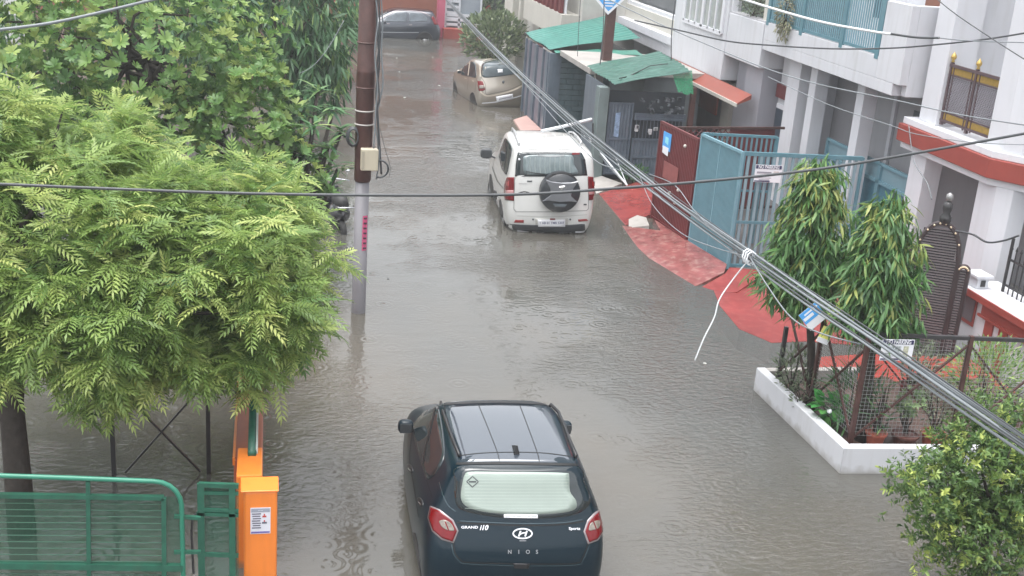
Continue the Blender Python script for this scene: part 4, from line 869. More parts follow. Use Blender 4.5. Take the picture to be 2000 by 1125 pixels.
# --- two ashoka trees in the planter
hang((7.02, 13.3, 0.1), [(6.78, 13.3, 2.5, 0.46, 0.45, 0.75), (6.75, 13.3, 1.95, 0.55, 0.52, 0.45), (6.74, 13.3, 3.15, 0.27, 0.27, 0.42)], 820, 'farther ashoka tree in the planter with yellow new leaf tips at its top', 'ashoka_tree', L_ash, ls=(0.12, 0.25), per=7,
     tr=[(7.12, 13.2, 0.1), (7.0, 13.25, 1.0), (6.8, 13.3, 2.0), (6.76, 13.3, 3.1)], trr=0.055, tip=0.13, tcol=0.42, shell=0.35, w_=0.16, tipz=2.75)
hang((7.35, 12.3, 0.1), [(7.32, 12.4, 2.3, 0.46, 0.45, 0.7), (7.32, 12.4, 1.85, 0.53, 0.5, 0.42), (7.25, 12.4, 2.95, 0.25, 0.25, 0.4)], 780, 'nearer ashoka tree in the planter just above the NO PARKING board', 'ashoka_tree', L_ash, ls=(0.12, 0.25), per=7,
     tr=[(7.28, 12.15, 0.1), (7.32, 12.25, 0.9), (7.3, 12.4, 1.8), (7.27, 12.4, 2.8)], trr=0.07, tip=0.12, tcol=0.38, shell=0.35, w_=0.16, tipz=2.5)

# --- small plants
def bush(name, label, loc, rad, n, tmpl, m_, ls, tint=0.45, cat='plant', stems=8, group=None, up=0.6, pot=None, hgt=None):
    t = thing(name, label, cat, loc, group=group); c = np.array(loc)+np.array([0, 0, hgt if hgt else rad[2]]); u = unit(rng.normal(size=(n, 3))); P = c+u*(0.35+0.65*rng.random((n, 1))**0.6)*np.array(rad)
    d = u*0.8+np.array([0, 0, up])+rng.normal(size=(n, 3))*0.35
    leaf_obj('foliage', tmpl, P, d, rng.normal(size=(n, 3))*0.5+np.array([0, 0, 1]), rng.uniform(*ls, n), np.clip(tint+rng.normal(0, 0.18, n), 0, 1), m_, t)
    m = MB(); zz = loc[2]
    for k in range(stems): e = P[rng.integers(n)]; m.tube([(loc[0]+random.uniform(-.03, .03), loc[1]+random.uniform(-.03, .03), zz), tuple((np.array(loc)*0.4+e*0.6)+rng.normal(size=3)*0.03), tuple(e)], [0.012, 0.009, 0.005], 5)
    m.build('stem', M_bark, t)
    if pot:
        r, h, pm = pot; x, y, z = loc
        p = MB().lathe((x, y, z-h), [(r*0.7, 0), (r*0.95, h*0.85), (r*1.08, h*0.86), (r*1.1, h), (r*0.95, h), (r*0.9, h*0.9), (0.01, h*0.88)], 18).build('pot', pm, t, smooth=False)
    return t
B1 = blade(0.28, 0.2); B2 = blade(0.45, 0.15); B3 = rosette(5, 0.4, 0.2, 0.5, False); B4 = blade(0.12, 0.5, 0.2, 4)
def at(x, y, z): p = W(x, y, z); return (p.x, p.y, z)
bush('shrub', 'grey-green feathery shrub at the far corner of the planter', at(1545, 770, 0.2), (0.30, 0.26, 0.36), 420, B1, L_dust, (0.05, 0.10), stems=12)
bush('shrub', 'dark glossy strap-leaved shrub in the planter between the trunks', at(1655, 835, 0.2), (0.32, 0.28, 0.42), 260, B4, L_palm, (0.14, 0.26), 0.3, stems=10)
bush('leafy_plant', 'big heart-leaved plant with a white bloom leaning over the planter wall', at(1618, 812, 0.3), (0.20, 0.18, 0.14), 26, blade(0.75, 0.25, 0.1), leafmat('heart_leaf', (0.03, 0.14, 0.04), (0.08, 0.32, 0.08), (0.2, 0.45, 0.12), 0.25), (0.13, 0.2), 0.5, stems=4, up=0.2)
fl = Vector(at(1620, 803, 0.5)); MB().ball(fl, 0.032, 10).solo('white_bloom', M_whitepl, 'round white bloom on the heart-leaved plant at the planter edge', 'flower', smooth=True)
bush('shrub', 'thin brown twiggy shrub under the farther ashoka tree', at(1565, 800, 0.2), (0.22, 0.25, 0.3), 160, B1, L_dust, (0.05, 0.09), 0.3, stems=16)
bush('potted_plant', 'potted plant with bare upright canes, nearest the corner of the planter', at(1712, 843, 0.36), (0.16, 0.14, 0.38), 60, B4, L_palm, (0.12, 0.2), 0.25, stems=14, pot=(0.125, 0.2, M_terra), group='pots on the planter floor', hgt=0.34)
bush('potted_plant', 'potted plant with small round pale green leaves in a dark brown pot', at(1768, 846, 0.34), (0.2, 0.18, 0.2), 130, B3, leafmat('pale_leaf', (0.08, 0.13, 0.07), (0.2, 0.3, 0.14), (0.4, 0.48, 0.25), 0.3), (0.04, 0.07), 0.5, stems=8, pot=(0.16, 0.2, mat('brown_pot', (0.12, 0.05, 0.04), 0.5)), group='pots on the planter floor', hgt=0.42)
bush('potted_plant', 'potted dusty bush in an orange-red pot beside the bottom right tree', at(1824, 845, 0.36), (0.26, 0.24, 0.3), 420, B1, L_dust, (0.04, 0.07), 0.55, stems=10, pot=(0.15, 0.2, M_terra), group='pots on the planter floor', hgt=0.42)
bush('potted_plant', 'small potted plant in a dark red pot on the bright red floor', (8.75, 13.6, 0.30), (0.22, 0.2, 0.22), 200, B1, L_dust, (0.05, 0.08), 0.4, stems=8, pot=(0.14, 0.2, M_maroon), group='pots on the planter floor', hgt=0.25)
bush('shrub', 'leafy light green bush behind the fence against the white boundary wall', (9.45, 12.9, 0.2), (0.62, 0.45, 0.52), 1500, B1, leafmat('bush_leaf', (0.06, 0.14, 0.04), (0.2, 0.34, 0.1), (0.5, 0.6, 0.25), 0.35), (0.06, 0.11), 0.5, stems=16)
bush('shrub', 'small leafy shrub below the arched gate', (8.9, 13.6, 0.2), (0.28, 0.25, 0.36), 320, B1, L_dust, (0.06, 0.10), 0.5, stems=8)
bush('shrub', 'dark low fern clump at the foot of the shed doors', at(1235, 350, 0.12), (0.4, 0.2, 0.16), 200, B1, L_palm, (0.08, 0.14), 0.35, stems=5)
bush('shrub', 'leafy olive-green street tree overhanging the beige car', (8.15, 43.0, -0.2), (1.25, 1.1, 0.95), 1500, B2, leafmat('olive_leaf', (0.05, 0.08, 0.045), (0.14, 0.19, 0.10), (0.34, 0.38, 0.22), 0.3), (0.16, 0.26), 0.5, cat='tree', stems=14, hgt=1.35)
bush('shrub', 'dark green bush in front of the red porch posts', (9.6, 54.5, -0.2), (1.6, 1.0, 1.0), 900, B2, leafmat('olive_leaf', (0, 0, 0), (0, 0, 0), (0, 0, 0)), (0.2, 0.3), 0.3, stems=12, hgt=1.1)
bush('potted_plant', 'potted grass plant with yellow-green blades at the shed corner behind the beige car', (8.25, 35.9, 0.35), (0.3, 0.25, 0.5), 150, B4, L_palm, (0.25, 0.4), 0.6, stems=6, pot=(0.22, 0.5, M_cream), hgt=0.45)
bush('hanging_plant', 'dusty plant trailing over the far end of the blue balcony railing', (10.82, 24.0, 4.0), (0.12, 0.38, 0.55), 420, B1, leafmat('dry_leaf', (0.09, 0.10, 0.06), (0.22, 0.23, 0.13), (0.5, 0.42, 0.38), 0.25), (0.07, 0.13), 0.5, stems=8, up=-0.4, hgt=0.25)
bush('shrub', 'leafy balcony plant behind the sill of the white house with bay window', (11.05, 26.3, 4.0), (0.25, 0.75, 0.3), 300, B1, L_dust, (0.08, 0.14), 0.4, stems=8)

# --- bottom right tree: small leaves, uneven crown
def small_tree(loc, lobes, n, per, label, tr, g=None):
    t = thing('curry_leaf_tree', label, 'tree', loc, group=g); P, u, r = lobes_points(lobes, n, 0.5); P = P+u*(rng.random((n, 1))**4)*0.22; pos = []; dr = []; nr = []; sc = []; ti = []
    for i in range(n):
        ax = unit(u[i]*0.7+rng.normal(size=3)*0.45+np.array([0, 0, 0.25])); yng = 0.38 if rng.random() < 0.2 else 0; sh = rng.normal(0, 0.1)
        for j in range(per):
            v = rng.normal(size=3); v = unit(v-ax*(v@ax))*0.8+ax*rng.uniform(0.2, 0.9); pos.append(P[i]+ax*0.13*j/per); dr.append(v); nr.append(ax+rng.normal(size=3)*0.4); sc.append(rng.uniform(0.035, 0.07)); ti.append(min(1, max(0, 0.38+sh+yng+rng.normal(0, 0.1))))
    leaf_obj('crown', blade(0.34, 0.2), pos, dr, nr, sc, ti, L_hedge, t)
    m = MB(); m.tube(tr, [0.07, 0.06, 0.05], 8); branches(m, tr[-1], [P[i] for i in rng.choice(n, 20, replace=False)], 0.02, 0.08); m.build('trunk', M_bark, t, smooth=True)
small_tree((7.0, 9.0, -0.3), [(6.85, 9.0, 1.38, 0.52, 0.42, 0.45), (6.25, 9.0, 1.30, 0.33, 0.3, 0.26), (6.9, 8.9, 0.75, 0.45, 0.35, 0.4), (7.2, 9.2, 1.65, 0.33, 0.3, 0.3), (7.4, 9.0, 1.1, 0.4, 0.4, 0.5), (6.45, 8.95, 0.9, 0.3, 0.3, 0.3), (6.62, 9.1, 1.72, 0.22, 0.2, 0.2)], 2000, 14,
           'yellow-green small-leaved tree filling the bottom right corner', [(7.0, 9.0, -0.35), (6.98, 9.0, 0.4), (6.95, 9.0, 1.0)])
hang((11.2, 12.6, 0), [(9.98, 12.2, 2.0, 0.22, 0.3, 0.3), (10.3, 12.0, 1.8, 0.3, 0.4, 0.3)], 50, 'sparse brownish twig of leaves at the right edge above the boundary wall', 'small_tree', leafmat('brown_leaf', (0.08, 0.07, 0.04), (0.2, 0.15, 0.08), (0.35, 0.22, 0.12), 0.3), ls=(0.08, 0.14), per=5, tr=[(10.4, 11.9, 0), (10.4, 11.9, 1.0), (10.35, 12.0, 1.7)], trr=0.03)

# ================================================================== LEFT SIDE: orange wall, pillar, green gate, tree guard
ow = thing('orange_wall', 'low faded orange boundary wall with a green pipe rail along its top', 'wall', (-0.12, 13, -0.3))
MB().box(-0.30, -0.02, 10.75, 17.2, -0.35, 0.86).build('wall', M_orangeD, ow, bevel=0.012)
MB().box(-0.31, -0.285, 10.75, 17.2, 0.8, 0.885).build('wall_edge', M_orange, ow)
rl = MB(); rl.tube([(-0.12, 10.55, 1.02), (-0.12, 16.8, 1.05)], 0.042, 12)
rail = rl.build('pipe_rail', M_green, ow, smooth=True)
MB().bar((-0.075, 10.6, 1.025), (-0.075, 16.8, 1.055), 0.02, 0.06).build('rail_highlight', mat('pale_rail_highlight', (0.55, 0.6, 0.58), 0.4), rail)  # added pale bar, painted as the white highlight along the pipe
for y_ in (11.5, 13.5, 15.5): MB().bar((-0.12, y_, 0.85), (-0.12, y_, 1.0), 0.03).build('rail_bracket', M_green, ow)
MB().box(-0.26, -0.02, 10.15, 10.74, -0.35, 1.0).build('pier', M_orange, ow, bevel=0.015)

pr_ = thing('gate_pillar', 'bright orange gate pillar with a sloped cap and a small printed poster', 'pillar', (-0.04, 9.85, -0.3))
x0, x1, y0, y1 = -0.185, 0.115, 9.72, 9.88
MB().box(x0, x1, y0, y1, -0.35, 1.06).build('pillar', M_orange, pr_, bevel=0.02)
MB().hexa([(x0-0.025, y0-0.012, 1.062), (x1+0.012, y0-0.012, 1.062), (x1+0.012, y1+0.03, 1.062), (x0-0.025, y1+0.03, 1.062)], [(x0-0.025, y0-0.01, 1.075), (x1+0.012, y0-0.01, 1.075), (x1+0.01, y1+0.03, 1.115), (x0-0.03, y1+0.03, 1.115)]).build('cap', M_orange, pr_, bevel=0.015)
xs = mat('poster_paper', (0.66, 0.66, 0.72), 0.5)
def pcard(a, b, z0, z1, o, m, n, par=pr_): return MB().box(a, b, y0-0.002-o, y0-0.0005, z0, z1).build(n, m, par)
po = pcard(-0.125, 0.055, 0.63, 0.90, 0.002, xs, 'poster')
pcard(-0.118, 0.048, 0.855, 0.893, 0.004, mat('poster_grey', (0.3, 0.32, 0.38), 0.5), 'poster_title', po)
for k in range(7): pcard(-0.112+0.004*(k % 3), -0.03-0.006*(k % 2), 0.832-k*0.024, 0.843-k*0.024, 0.004, mat('poster_ink', (0.12, 0.12, 0.16), 0.5), 'poster_line', po)
for k, (z_, r_) in enumerate(((0.80, 0.018), (0.735, 0.022))):
    pcard(0.0-r_, 0.0+r_, z_, z_+0.018, 0.004, mat('poster_red', (0.45, 0.06, 0.05), 0.5) if k == 0 else mat('poster_ink', (0, 0, 0)), 'poster_mark', po); pcard(-0.006, 0.006, z_+0.02, z_+0.036, 0.004, mat('poster_red', (0, 0, 0)), 'poster_mark', po)
pcard(-0.118, 0.048, 0.637, 0.655, 0.004, mat('poster_violet', (0.15, 0.13, 0.35), 0.5), 'poster_footer', po)
text_part('poster_lettering', 'NOTICE' if False else '- - - -', 0.02, (-0.035, y0-0.0075, 0.874), (1, 0, 0), (0, 0, 1), M_whitepl, po)

gg = thing('green_gate', 'green pipe and mesh gate with a rounded top corner in the lower left', 'gate', (-1.5, 9.5, -0.3))
def gp(x, y): p = WY(x, y, 9.5); return (p.x, 9.5, p.z)
tb = MB(); arc = [gp(-90, 926), gp(0, 929), gp(150, 934), gp(300, 940)]+[gp(300+55*math.sin(a), 990-50*math.cos(a)) for a in (0.3, 0.6, 0.9, 1.2, 1.5)]+[gp(356, 1040), gp(358, 1130), gp(360, 1260)]
tb.tube(arc, 0.022, 10); tb.build('top_pipe', mat('green_pipe_light', (0.03, 0.19, 0.125), 0.3), gg, smooth=True)
fr = MB()
fr.bar(gp(-90, 966), gp(320, 972), 0.04, 0.04); fr.bar(gp(320, 972), gp(322, 1300), 0.04, 0.04); fr.bar(gp(172, 940), gp(176, 1300), 0.035, 0.035); fr.bar(gp(-90, 1102), gp(358, 1108), 0.05, 0.06)
fr.bar(gp(340, 1078), gp(392, 1078), 0.03, 0.03); fr.bar(gp(340, 1008), gp(392, 1012), 0.03, 0.03)
fr.build('gate_frame', M_green, gg)
hw_ = MB()
for k in range(12): y_ = 985+k*12.5; hw_.bar(gp(-90, y_-3), gp(320, y_), 0.006, 0.006)
hw_.build('wire_rows', mat('green_wire', (0.07, 0.15, 0.11), 0.4), gg)
a = [gp(-90, 968), gp(352, 972), gp(352, 1250), gp(-90, 1250)]
MB().add([(x, 9.52, z) for x, y, z in a], [(0, 1, 2, 3)]).build('mesh_sheet', netmat('green_mesh', (0.02, 0.10, 0.06), 0.45, 120), gg)
ga = thing('green_gate', 'narrow green perforated gate panel beside the orange pillar', 'gate', (-0.4, 9.6, -0.3))
def gp2(x, y): p = WY(x, y, 9.62); return (p.x, 9.62, p.z)
fr = MB(); fr.bar(gp2(388, 946), gp2(466, 949), 0.035, 0.04); fr.bar(gp2(392, 944), gp2(396, 1300), 0.06, 0.03); fr.bar(gp2(453, 944), gp2(455, 1300), 0.055, 0.03); fr.bar(gp2(384, 1003), gp2(466, 1006), 0.03, 0.03); fr.bar(gp2(386, 962), gp2(466, 964), 0.02, 0.03); fr.bar(gp2(386, 995), gp2(466, 998), 0.02, 0.03); fr.bar(gp2(386, 1082), gp2(466, 1085), 0.02, 0.04)
fr.build('gate_frame', M_green, ga)
a = [gp2(388, 948), gp2(466, 950), gp2(466, 1260), gp2(388, 1260)]; MB().add([(x, 9.64, z) for x, y, z in a], [(0, 1, 2, 3)]).build('mesh_sheet', netmat('green_mesh2', (0.02, 0.10, 0.065), 0.4, 120), ga)
MB().tube([gp2(384, 1003), gp2(376, 1010), gp2(374, 1040), gp2(378, 1120)], 0.012, 6).build('hinge_rod', M_dark, ga)

tg = thing('tree_guard', 'black steel post fence with crossed braces standing in the water under the neem tree', 'fence', (-1.1, 12.1, -0.3))
for x_ in (-1.62, -0.61, -2.7, -3.7): MB().bar((x_, 12.15, -0.35), (x_, 12.15, 1.35), 0.045, 0.045).build('fence_post', M_dark, tg)
for (a, b) in ((-1.5, -0.70),):
    MB().bar((a, 12.15, 0.02), (b, 12.15, 1.0), 0.02, 0.02).build('brace', M_dark, tg); MB().bar((a, 12.12, 1.0), (b, 12.12, 0.02), 0.02, 0.02).build('brace', M_dark, tg)
MB().bar((-3.7, 12.15, 1.3), (-0.5, 12.15, 1.3), 0.04, 0.04).build('top_rail', M_dark, tg)

# ================================================================== utility pole
up_ = thing('utility_pole', 'utility pole, grey at the foot and rusty brown above, between the trees and the road', 'pole', (1.42, 17.3, -0.3))
zb = WY(706, 350, 17.3).z
MB().lathe((1.42, 17.3, 0), [(0.108, -0.35), (0.108, 0.0), (0.104, zb)], 24).build('lower_pole', mat('grey_pole', (0.19, 0.185, 0.20), 0.5, var=0.12, vscale=2, streak=0.25, streakcol=(0.2, 0.19, 0.2)), up_, smooth=True)
MB().lathe((1.42, 17.3, 0), [(0.112, zb-0.03), (0.125, zb), (0.135, zb+1.6), (0.138, zb+1.62), (0.128, zb+1.64), (0.132, 7.5), (0.1, 7.52)], 24).build('upper_pole', M_rust, up_, smooth=True)
for z_ in (3.16, 3.5, 4.15, 2.96): MB().lathe((1.42, 17.3, z_), [(0.136, -0.012), (0.146, 0), (0.136, 0.012)], 20).build('pole_band', M_conc if z_ < 3.3 else M_rust, up_)
c = WY(721, 311, 17.12); bx = MB().box(c.x-0.125, c.x+0.13, 17.05, 17.19, c.z-0.16, c.z+0.16).build('meter_box', mat('meter_box_cream', (0.52, 0.47, 0.36), 0.5, var=0.08, streak=0.15), up_, bevel=0.012)
MB().box(c.x-0.115, c.x-0.075, 17.043, 17.049, c.z-0.13, c.z+0.13).build('box_seam', mat('meter_box_shade', (0.4, 0.36, 0.28), 0.5), bx)
p0 = WY(711, 422, 17.19); p1 = WY(708, 490, 17.19)
st = MB(); V = []
for z_ in (p0.z, p1.z):
    for k in range(5): a = -1.45+k*0.2; V.append((1.42+0.1085*math.cos(a), 17.3+0.1085*math.sin(a), z_))
st.add(V, [(k, k+1, 6+k, 5+k) for k in range(4)]); st.build('pink_sticker', mat('pink_sticker', (0.62, 0.10, 0.22), 0.5, var=0.25, vscale=30), up_)
for k in range(7):
    z_ = p1.z+0.04+k*(p0.z-p1.z-0.08)/6; a = -1.05; MB().box(1.42+0.109*math.cos(a)-0.03, 1.42+0.109*math.cos(a)+0.022, 17.3+0.109*math.sin(a)-0.010, 17.3+0.109*math.sin(a)-0.002, z_-0.014, z_+0.014).build('sticker_mark', mat('dark_print', (0.06, 0.03, 0.05), 0.5), up_)

# cables running down the pole, coils
def wire(name, label, pts, r, m, cat='cable', group=None, seg=6, n=6):
    P = [Vector(p) for p in pts]; Q = []
    for i in range(len(P)-1):
        a = P[max(0, i-1)]; b = P[i]; c = P[i+1]; d = P[min(len(P)-1, i+2)]
        for k in range(seg):
            t = k/seg; Q.append(0.5*((2*b)+(c-a)*t+(2*a-5*b+4*c-d)*t*t+(3*b-a-3*c+d)*t**3))
    Q.append(P[-1])
    return MB().tube(Q, r, n).solo(name, m, label, cat, group=group, smooth=True)
dc = [[(736, -10), (737, 60), (741, 120), (735, 180), (738, 230), (741, 280), (745, 340)], [(744, -10), (747, 50), (745, 100), (748, 160), (741, 200), (733, 240), (741, 300), (735, 350)], [(740, -10), (742, 80), (736, 130), (741, 190), (736, 215), (739, 265), (737, 330)], [(733, -10), (738, 40), (732, 100), (737, 170), (734, 210), (730, 290)]]
gp_ = 'cables hanging down the utility pole'
for i, (pl_, r_, m_) in enumerate(zip(dc, (0.016, 0.012, 0.014, 0.010), (M_wireD, M_wireL, M_wireD, M_wireL))):
    wire('pole_cable', ('black cable hanging loosest down the right side of the utility pole', 'grey cable swinging out furthest beside the utility pole', 'black cable hugging the rusty part of the utility pole', 'thin grey cable closest to the rusty utility pole')[i], [WY(x, y, 17.2-0.05*i) for x, y in pl_], r_, m_, group=gp_)
cc = WY(690, 268, 17.2); k_ = MB()
for j in range(5): k_.tube([cc+Vector((0.07*math.cos(t*0.5)*(1+0.1*j), 0.01*j, 0.12*math.sin(t*0.5)*(1+0.06*j))) for t in range(14)], 0.011, 6)
k_.solo('cable_coil', M_wireD, 'black cable coil tied to the left of the pole above the meter box', 'cable coil', smooth=True)
cc = WY(742, 330, 17.1); k_ = MB()
for j in range(2): k_.tube([cc+Vector((0.12*math.cos(t*0.4-1.9)*(1+0.08*j), 0.01*j, 0.13*math.sin(t*0.4-1.9))) for t in range(12)], 0.012, 6)
k_.solo('cable_coil', M_wireD, 'black cable loop hanging right of the meter box', 'cable coil', smooth=True)
wire('loose_wire', 'thin stiff wire sprouting down right of the meter box', [WY(x, y, 17.1) for x, y in ((742, 250), (752, 290), (762, 325), (760, 345))], 0.004, M_wireD)

# ================================================================== overhead cables (depth along the view in metres)
def wpx(l): return [WD(x, y, D) for x, y, D in l]
main = [(862, -12, 36), (935, 66, 28.5), (1000, 130, 24.5), (1065, 190, 21.5), (1130, 248, 19), (1210, 312, 16.6), (1290, 375, 14.8), (1375, 438, 13.2), (1465, 500, 11.9), (1580, 580, 10.6), (1700, 662, 9.5), (1850, 765, 8.5), (2010, 872, 7.7), (2120, 945, 7.2), (2420, 1140, 6.2), (2900, 1420, 5.2)]
offs = [(0, 0, 0.016, M_wireL), (4, -6, 0.013, M_wireL), (-5, 7, 0.012, M_wireD), (-9, 12, 0.013, M_wireL), (6, 3, 0.010, M_wireD), (-2, -12, 0.011, M_wireL), (9, -10, 0.008, M_wireD)]
nm = ['thickest grey cable in the middle of the overhead bundle', 'grey cable just above the middle of the overhead bundle', 'black cable just below the middle of the overhead bundle', 'lowest grey cable of the overhead bundle', 'thin black cable inside the overhead bundle', 'top grey cable of the overhead bundle', 'thin black cable along the upper edge of the bundle']
for i, (ox, oy, r_, m_) in enumerate(offs):
    P = []
    for k, (x, y, D) in enumerate(main):
        s = (36-D)/28*0.9+0.15; s *= (1.0 if x > 1500 else 0.85); j = math.sin(k*1.7+i*2.1)*3.0*s
        P.append(WD(x+ox*s+j*0.5, y+oy*s+j, D+0.05*math.sin(i*3)))
    wire('overhead_cable', nm[i], P, r_*0.8, m_, group='bundle of overhead cables crossing to the lower right')
wire('overhead_cable', 'slack grey cable sagging off the bundle above the maroon gate', wpx([(1000, 135, 24.4), (1060, 205, 21.4), (1110, 262, 19.2), (1165, 315, 17.4), (1215, 335, 16.4), (1290, 385, 14.7)]), 0.007, M_wireL)
wire('overhead_cable', 'thin pale cable sagging below the bundle from the blue gate sheet', wpx([(1250, 345, 15.6), (1275, 400, 14.7), (1330, 455, 13.6), (1400, 485, 12.6), (1465, 502, 11.8)]), 0.0055, M_wireL)
wire('overhead_cable', 'light grey cable bowing upward between the bundle and the maroon gate', wpx([(1268, 340, 15.4), (1318, 362, 14.4), (1355, 410, 13.5), (1400, 455, 12.8), (1465, 498, 11.8)]), 0.0055, M_wireL)
wire('overhead_cable', 'pale slack cable drooping below the bundle beside the ashoka trees', wpx([(1465, 503, 11.8), (1500, 560, 11.2), (1545, 620, 10.7), (1600, 650, 10.2), (1680, 672, 9.7)]), 0.007, M_wireL)
wire('hanging_wire', 'loose white wire end dangling from the bundle over the water', wpx([(1462, 508, 11.9), (1432, 545, 12.0), (1405, 585, 12.0), (1395, 620, 12.0), (1375, 660, 12.0), (1357, 704, 12.0)]), 0.0075, M_wireW)
k_ = MB()
for j in range(3): k_.tube([WD(1460+j*4, 500+j*3, 11.8)+Vector((0.06*math.cos(t*0.8), 0.02*math.sin(t), 0.07*math.sin(t*0.8))) for t in range(8)], 0.008, 5)
k_.solo('cable_tie', M_wireW, 'white knot of ties where the hanging wire leaves the bundle', 'cable tie')
wire('overhead_cable', 'black twisted cable stretched across the whole view over the neem and SUV', wpx([(-60, 357, 6.2), (200, 368, 6.3), (450, 377, 6.4), (700, 381, 6.5), (1000, 380, 6.6), (1200, 368, 6.7), (1400, 352, 6.8), (1600, 330, 6.9), (1800, 297, 7.0), (2060, 250, 7.2)]), 0.0085, M_wireD)
wire('overhead_cable', 'light grey cable across the top left corner', wpx([(-40, 62, 5.5), (80, 48, 5.6), (180, 28, 5.7), (320, -6, 5.9)]), 0.008, M_wireL)
wire('overhead_cable', 'white cable running in front of the blue balcony railing', wpx([(1420, -12, 15), (1500, 14, 14.5), (1600, 42, 14), (1700, 61, 13.6), (1745, 67, 13.4)]), 0.016, M_wireW)
wire('overhead_cable', 'dark cable joining the white one right of the balcony', wpx([(1740, 66, 13.4), (1790, 73, 13.2), (1835, 74, 13.0)]), 0.014, M_wireD)
wire('overhead_cable', 'faint grey cable continuing right from the balcony corner', wpx([(1833, 74, 13), (1900, 80, 12.5), (2040, 84, 12)]), 0.007, M_wireL)
wire('overhead_cable', 'dark cable across the white parapet below the blue railing', wpx([(1240, 40, 20), (1330, 60, 19), (1420, 80, 18), (1500, 88, 17.5), (1620, 95, 17), (1740, 94, 16.5), (1830, 87, 16), (1930, 76, 15.5), (2040, 58, 15)]), 0.013, M_wireD)
wire('overhead_cable', 'thin dark cable slanting under the balcony slab', wpx([(1180, -5, 21), (1300, 52, 20), (1400, 95, 19), (1500, 135, 18), (1600, 165, 17), (1750, 196, 16), (1880, 225, 15), (2040, 250, 14)]), 0.009, M_wireL)
wire('overhead_cable', 'thin grey cable crossing low over the slim white columns', wpx([(1500, 150, 16), (1620, 205, 15), (1740, 245, 14), (1790, 262, 13.5), (1900, 278, 13), (2040, 284, 12.5)]), 0.005, M_wireL)
wire('overhead_cable', 'thin cable from the top right corner running behind the column', wpx([(1820, -10, 12), (1870, 30, 11.5), (1960, 90, 11), (2040, 140, 10.5)]), 0.005, M_wireD)
wire('wall_cable', 'slack grey cable looping down the column of the nearest white house', [WX(x, y, 11.05) for x, y in ((1775, 245), (1782, 300), (1790, 325), (1812, 360), (1820, 390))], 0.010, M_wireL)
wire('wall_cable', 'dark cable looping from the arched gate to the spiked railing', wpx([(1866, 451, 15.9), (1900, 458, 15.7), (1928, 473, 15.5), (1960, 470, 15.3), (1990, 460, 15.1)]), 0.014, M_wireD)
wire('drop_cable', 'thin dark wire dropping onto the dark green shed roof', wpx([(1180, -5, 27), (1178, 60, 27), (1172, 126, 27)]), 0.012, M_wireD)
wire('drop_cable', 'thin dark wire falling past the bright green roof', wpx([(1134, -5, 29), (1130, 60, 29), (1128, 110, 29)]), 0.008, M_wireD)
wire('drop_cable', 'thin grey wire down the corner of the bay window house', wpx([(1320, -5, 25), (1312, 60, 25), (1311, 118, 25)]), 0.012, M_wireD)
wire('loose_wire', 'grey wire stretched through the dark ashoka leaves', wpx([(585, 143, 20), (610, 130, 20), (640, 95, 20), (672, 40, 20)]), 0.007, M_wireL)
wire('fallen_pipe', 'white pipe leaning across behind the white SUV roof', wpx([(1058, 256, 23.8), (1100, 247, 24.2), (1155, 233, 24.8)]), 0.035, M_wireW, cat='pipe')

# pipe-and-wire barrier beside the SUV
br = thing('wire_barrier', 'low white pipe barrier with thin wires leaning between the SUV and the shed doors', 'barrier', (7.6, 25.5, 0))
def q(x, y, z): p = W(x, y, z); return (p.x, p.y, z)
MB().tube([W(1150, 270, 0.9), W(1225, 362, 0.15)], 0.022, 6).build('pipe', M_wireW, br)
MB().tube([W(1140, 265, 0.95), W(1195, 290, 0.7), W(1225, 362, 0.15)], 0.012, 6).build('pipe', M_wireW, br)
for k in range(4): MB().tube([W(1150+k*14, 275+k*18, 0.85-k*0.15), W(1192+k*8, 330+k*8, 0.3)], 0.008, 5).build('wire', M_wireL, br)
MB().tube([W(1158, 340, 0.05), W(1158, 240, 1.35)], 0.02, 6).build('pipe', M_wireD, br)

# floating litter
for i, (x, y, s) in enumerate(((858, 168, 0.07), (775, 114, 0.035), (780, 141, 0.045), (790, 191, 0.05), (845, 112, 0.035), (1377, 711, 0.03), (758, 545, 0.02), (1000, 228, 0.035))):
    p = W(x, y, 0); m = MB(); n = 7
    v = [(p.x+s*math.cos(2*math.pi*k/n)*random.uniform(.6, 1.2), p.y+s*1.2*math.sin(2*math.pi*k/n)*random.uniform(.6, 1.2), 0.01) for k in range(n)]+[(p.x, p.y, 0.02+s*0.2)]
    m.add(v, [(k, (k+1) % n, n) for k in range(n)]); m.solo('floating_litter', mat('litter_scrap', (0.34, 0.34, 0.32), 0.5) if i < 6 else M_wireD, ['largest pale scrap floating left of the beige car', 'small pale scrap floating near the far hatchback, left one', 'pale scrap floating midway up the far water', 'pale scrap floating left of the beige car, nearest the pole', 'thin pale scrap floating below the red step', 'pale scrap floating below the dangling white wire', 'tiny dark scrap floating right of the grey pole foot', 'small scrap by the pink step block'][i], 'litter', group='litter floating on the flood water')
# ================================================================== VEHICLES
def paint(name, col, metal=0.35, rough=0.32, drops=0.0):
    m = mat(name, col, rough, metal=metal, coat=1.0, var=0.05, vscale=1.5)
    b = m.node_tree.nodes['Principled BSDF']; b.inputs['Coat IOR'].default_value = 1.65
    n = m.node_tree.nodes; l = m.node_tree.links
    tc = n.new('ShaderNodeTexCoord'); vo = n.new('ShaderNodeTexVoronoi'); vo.inputs['Scale'].default_value = 45; l.new(tc.outputs['Object'], vo.inputs['Vector'])
    mr = n.new('ShaderNodeMapRange'); mr.inputs['From Max'].default_value = 0.28; mr.inputs['To Min'].default_value = 1; mr.inputs['To Max'].default_value = 0; l.new(vo.outputs['Distance'], mr.inputs['Value'])
    bp = n.new('ShaderNodeBump'); bp.inputs['Strength'].default_value = 0.10; bp.inputs['Distance'].default_value = 0.003; l.new(mr.outputs[0], bp.inputs['Height']); l.new(bp.outputs[0], b.inputs['Coat Normal'])
    return m
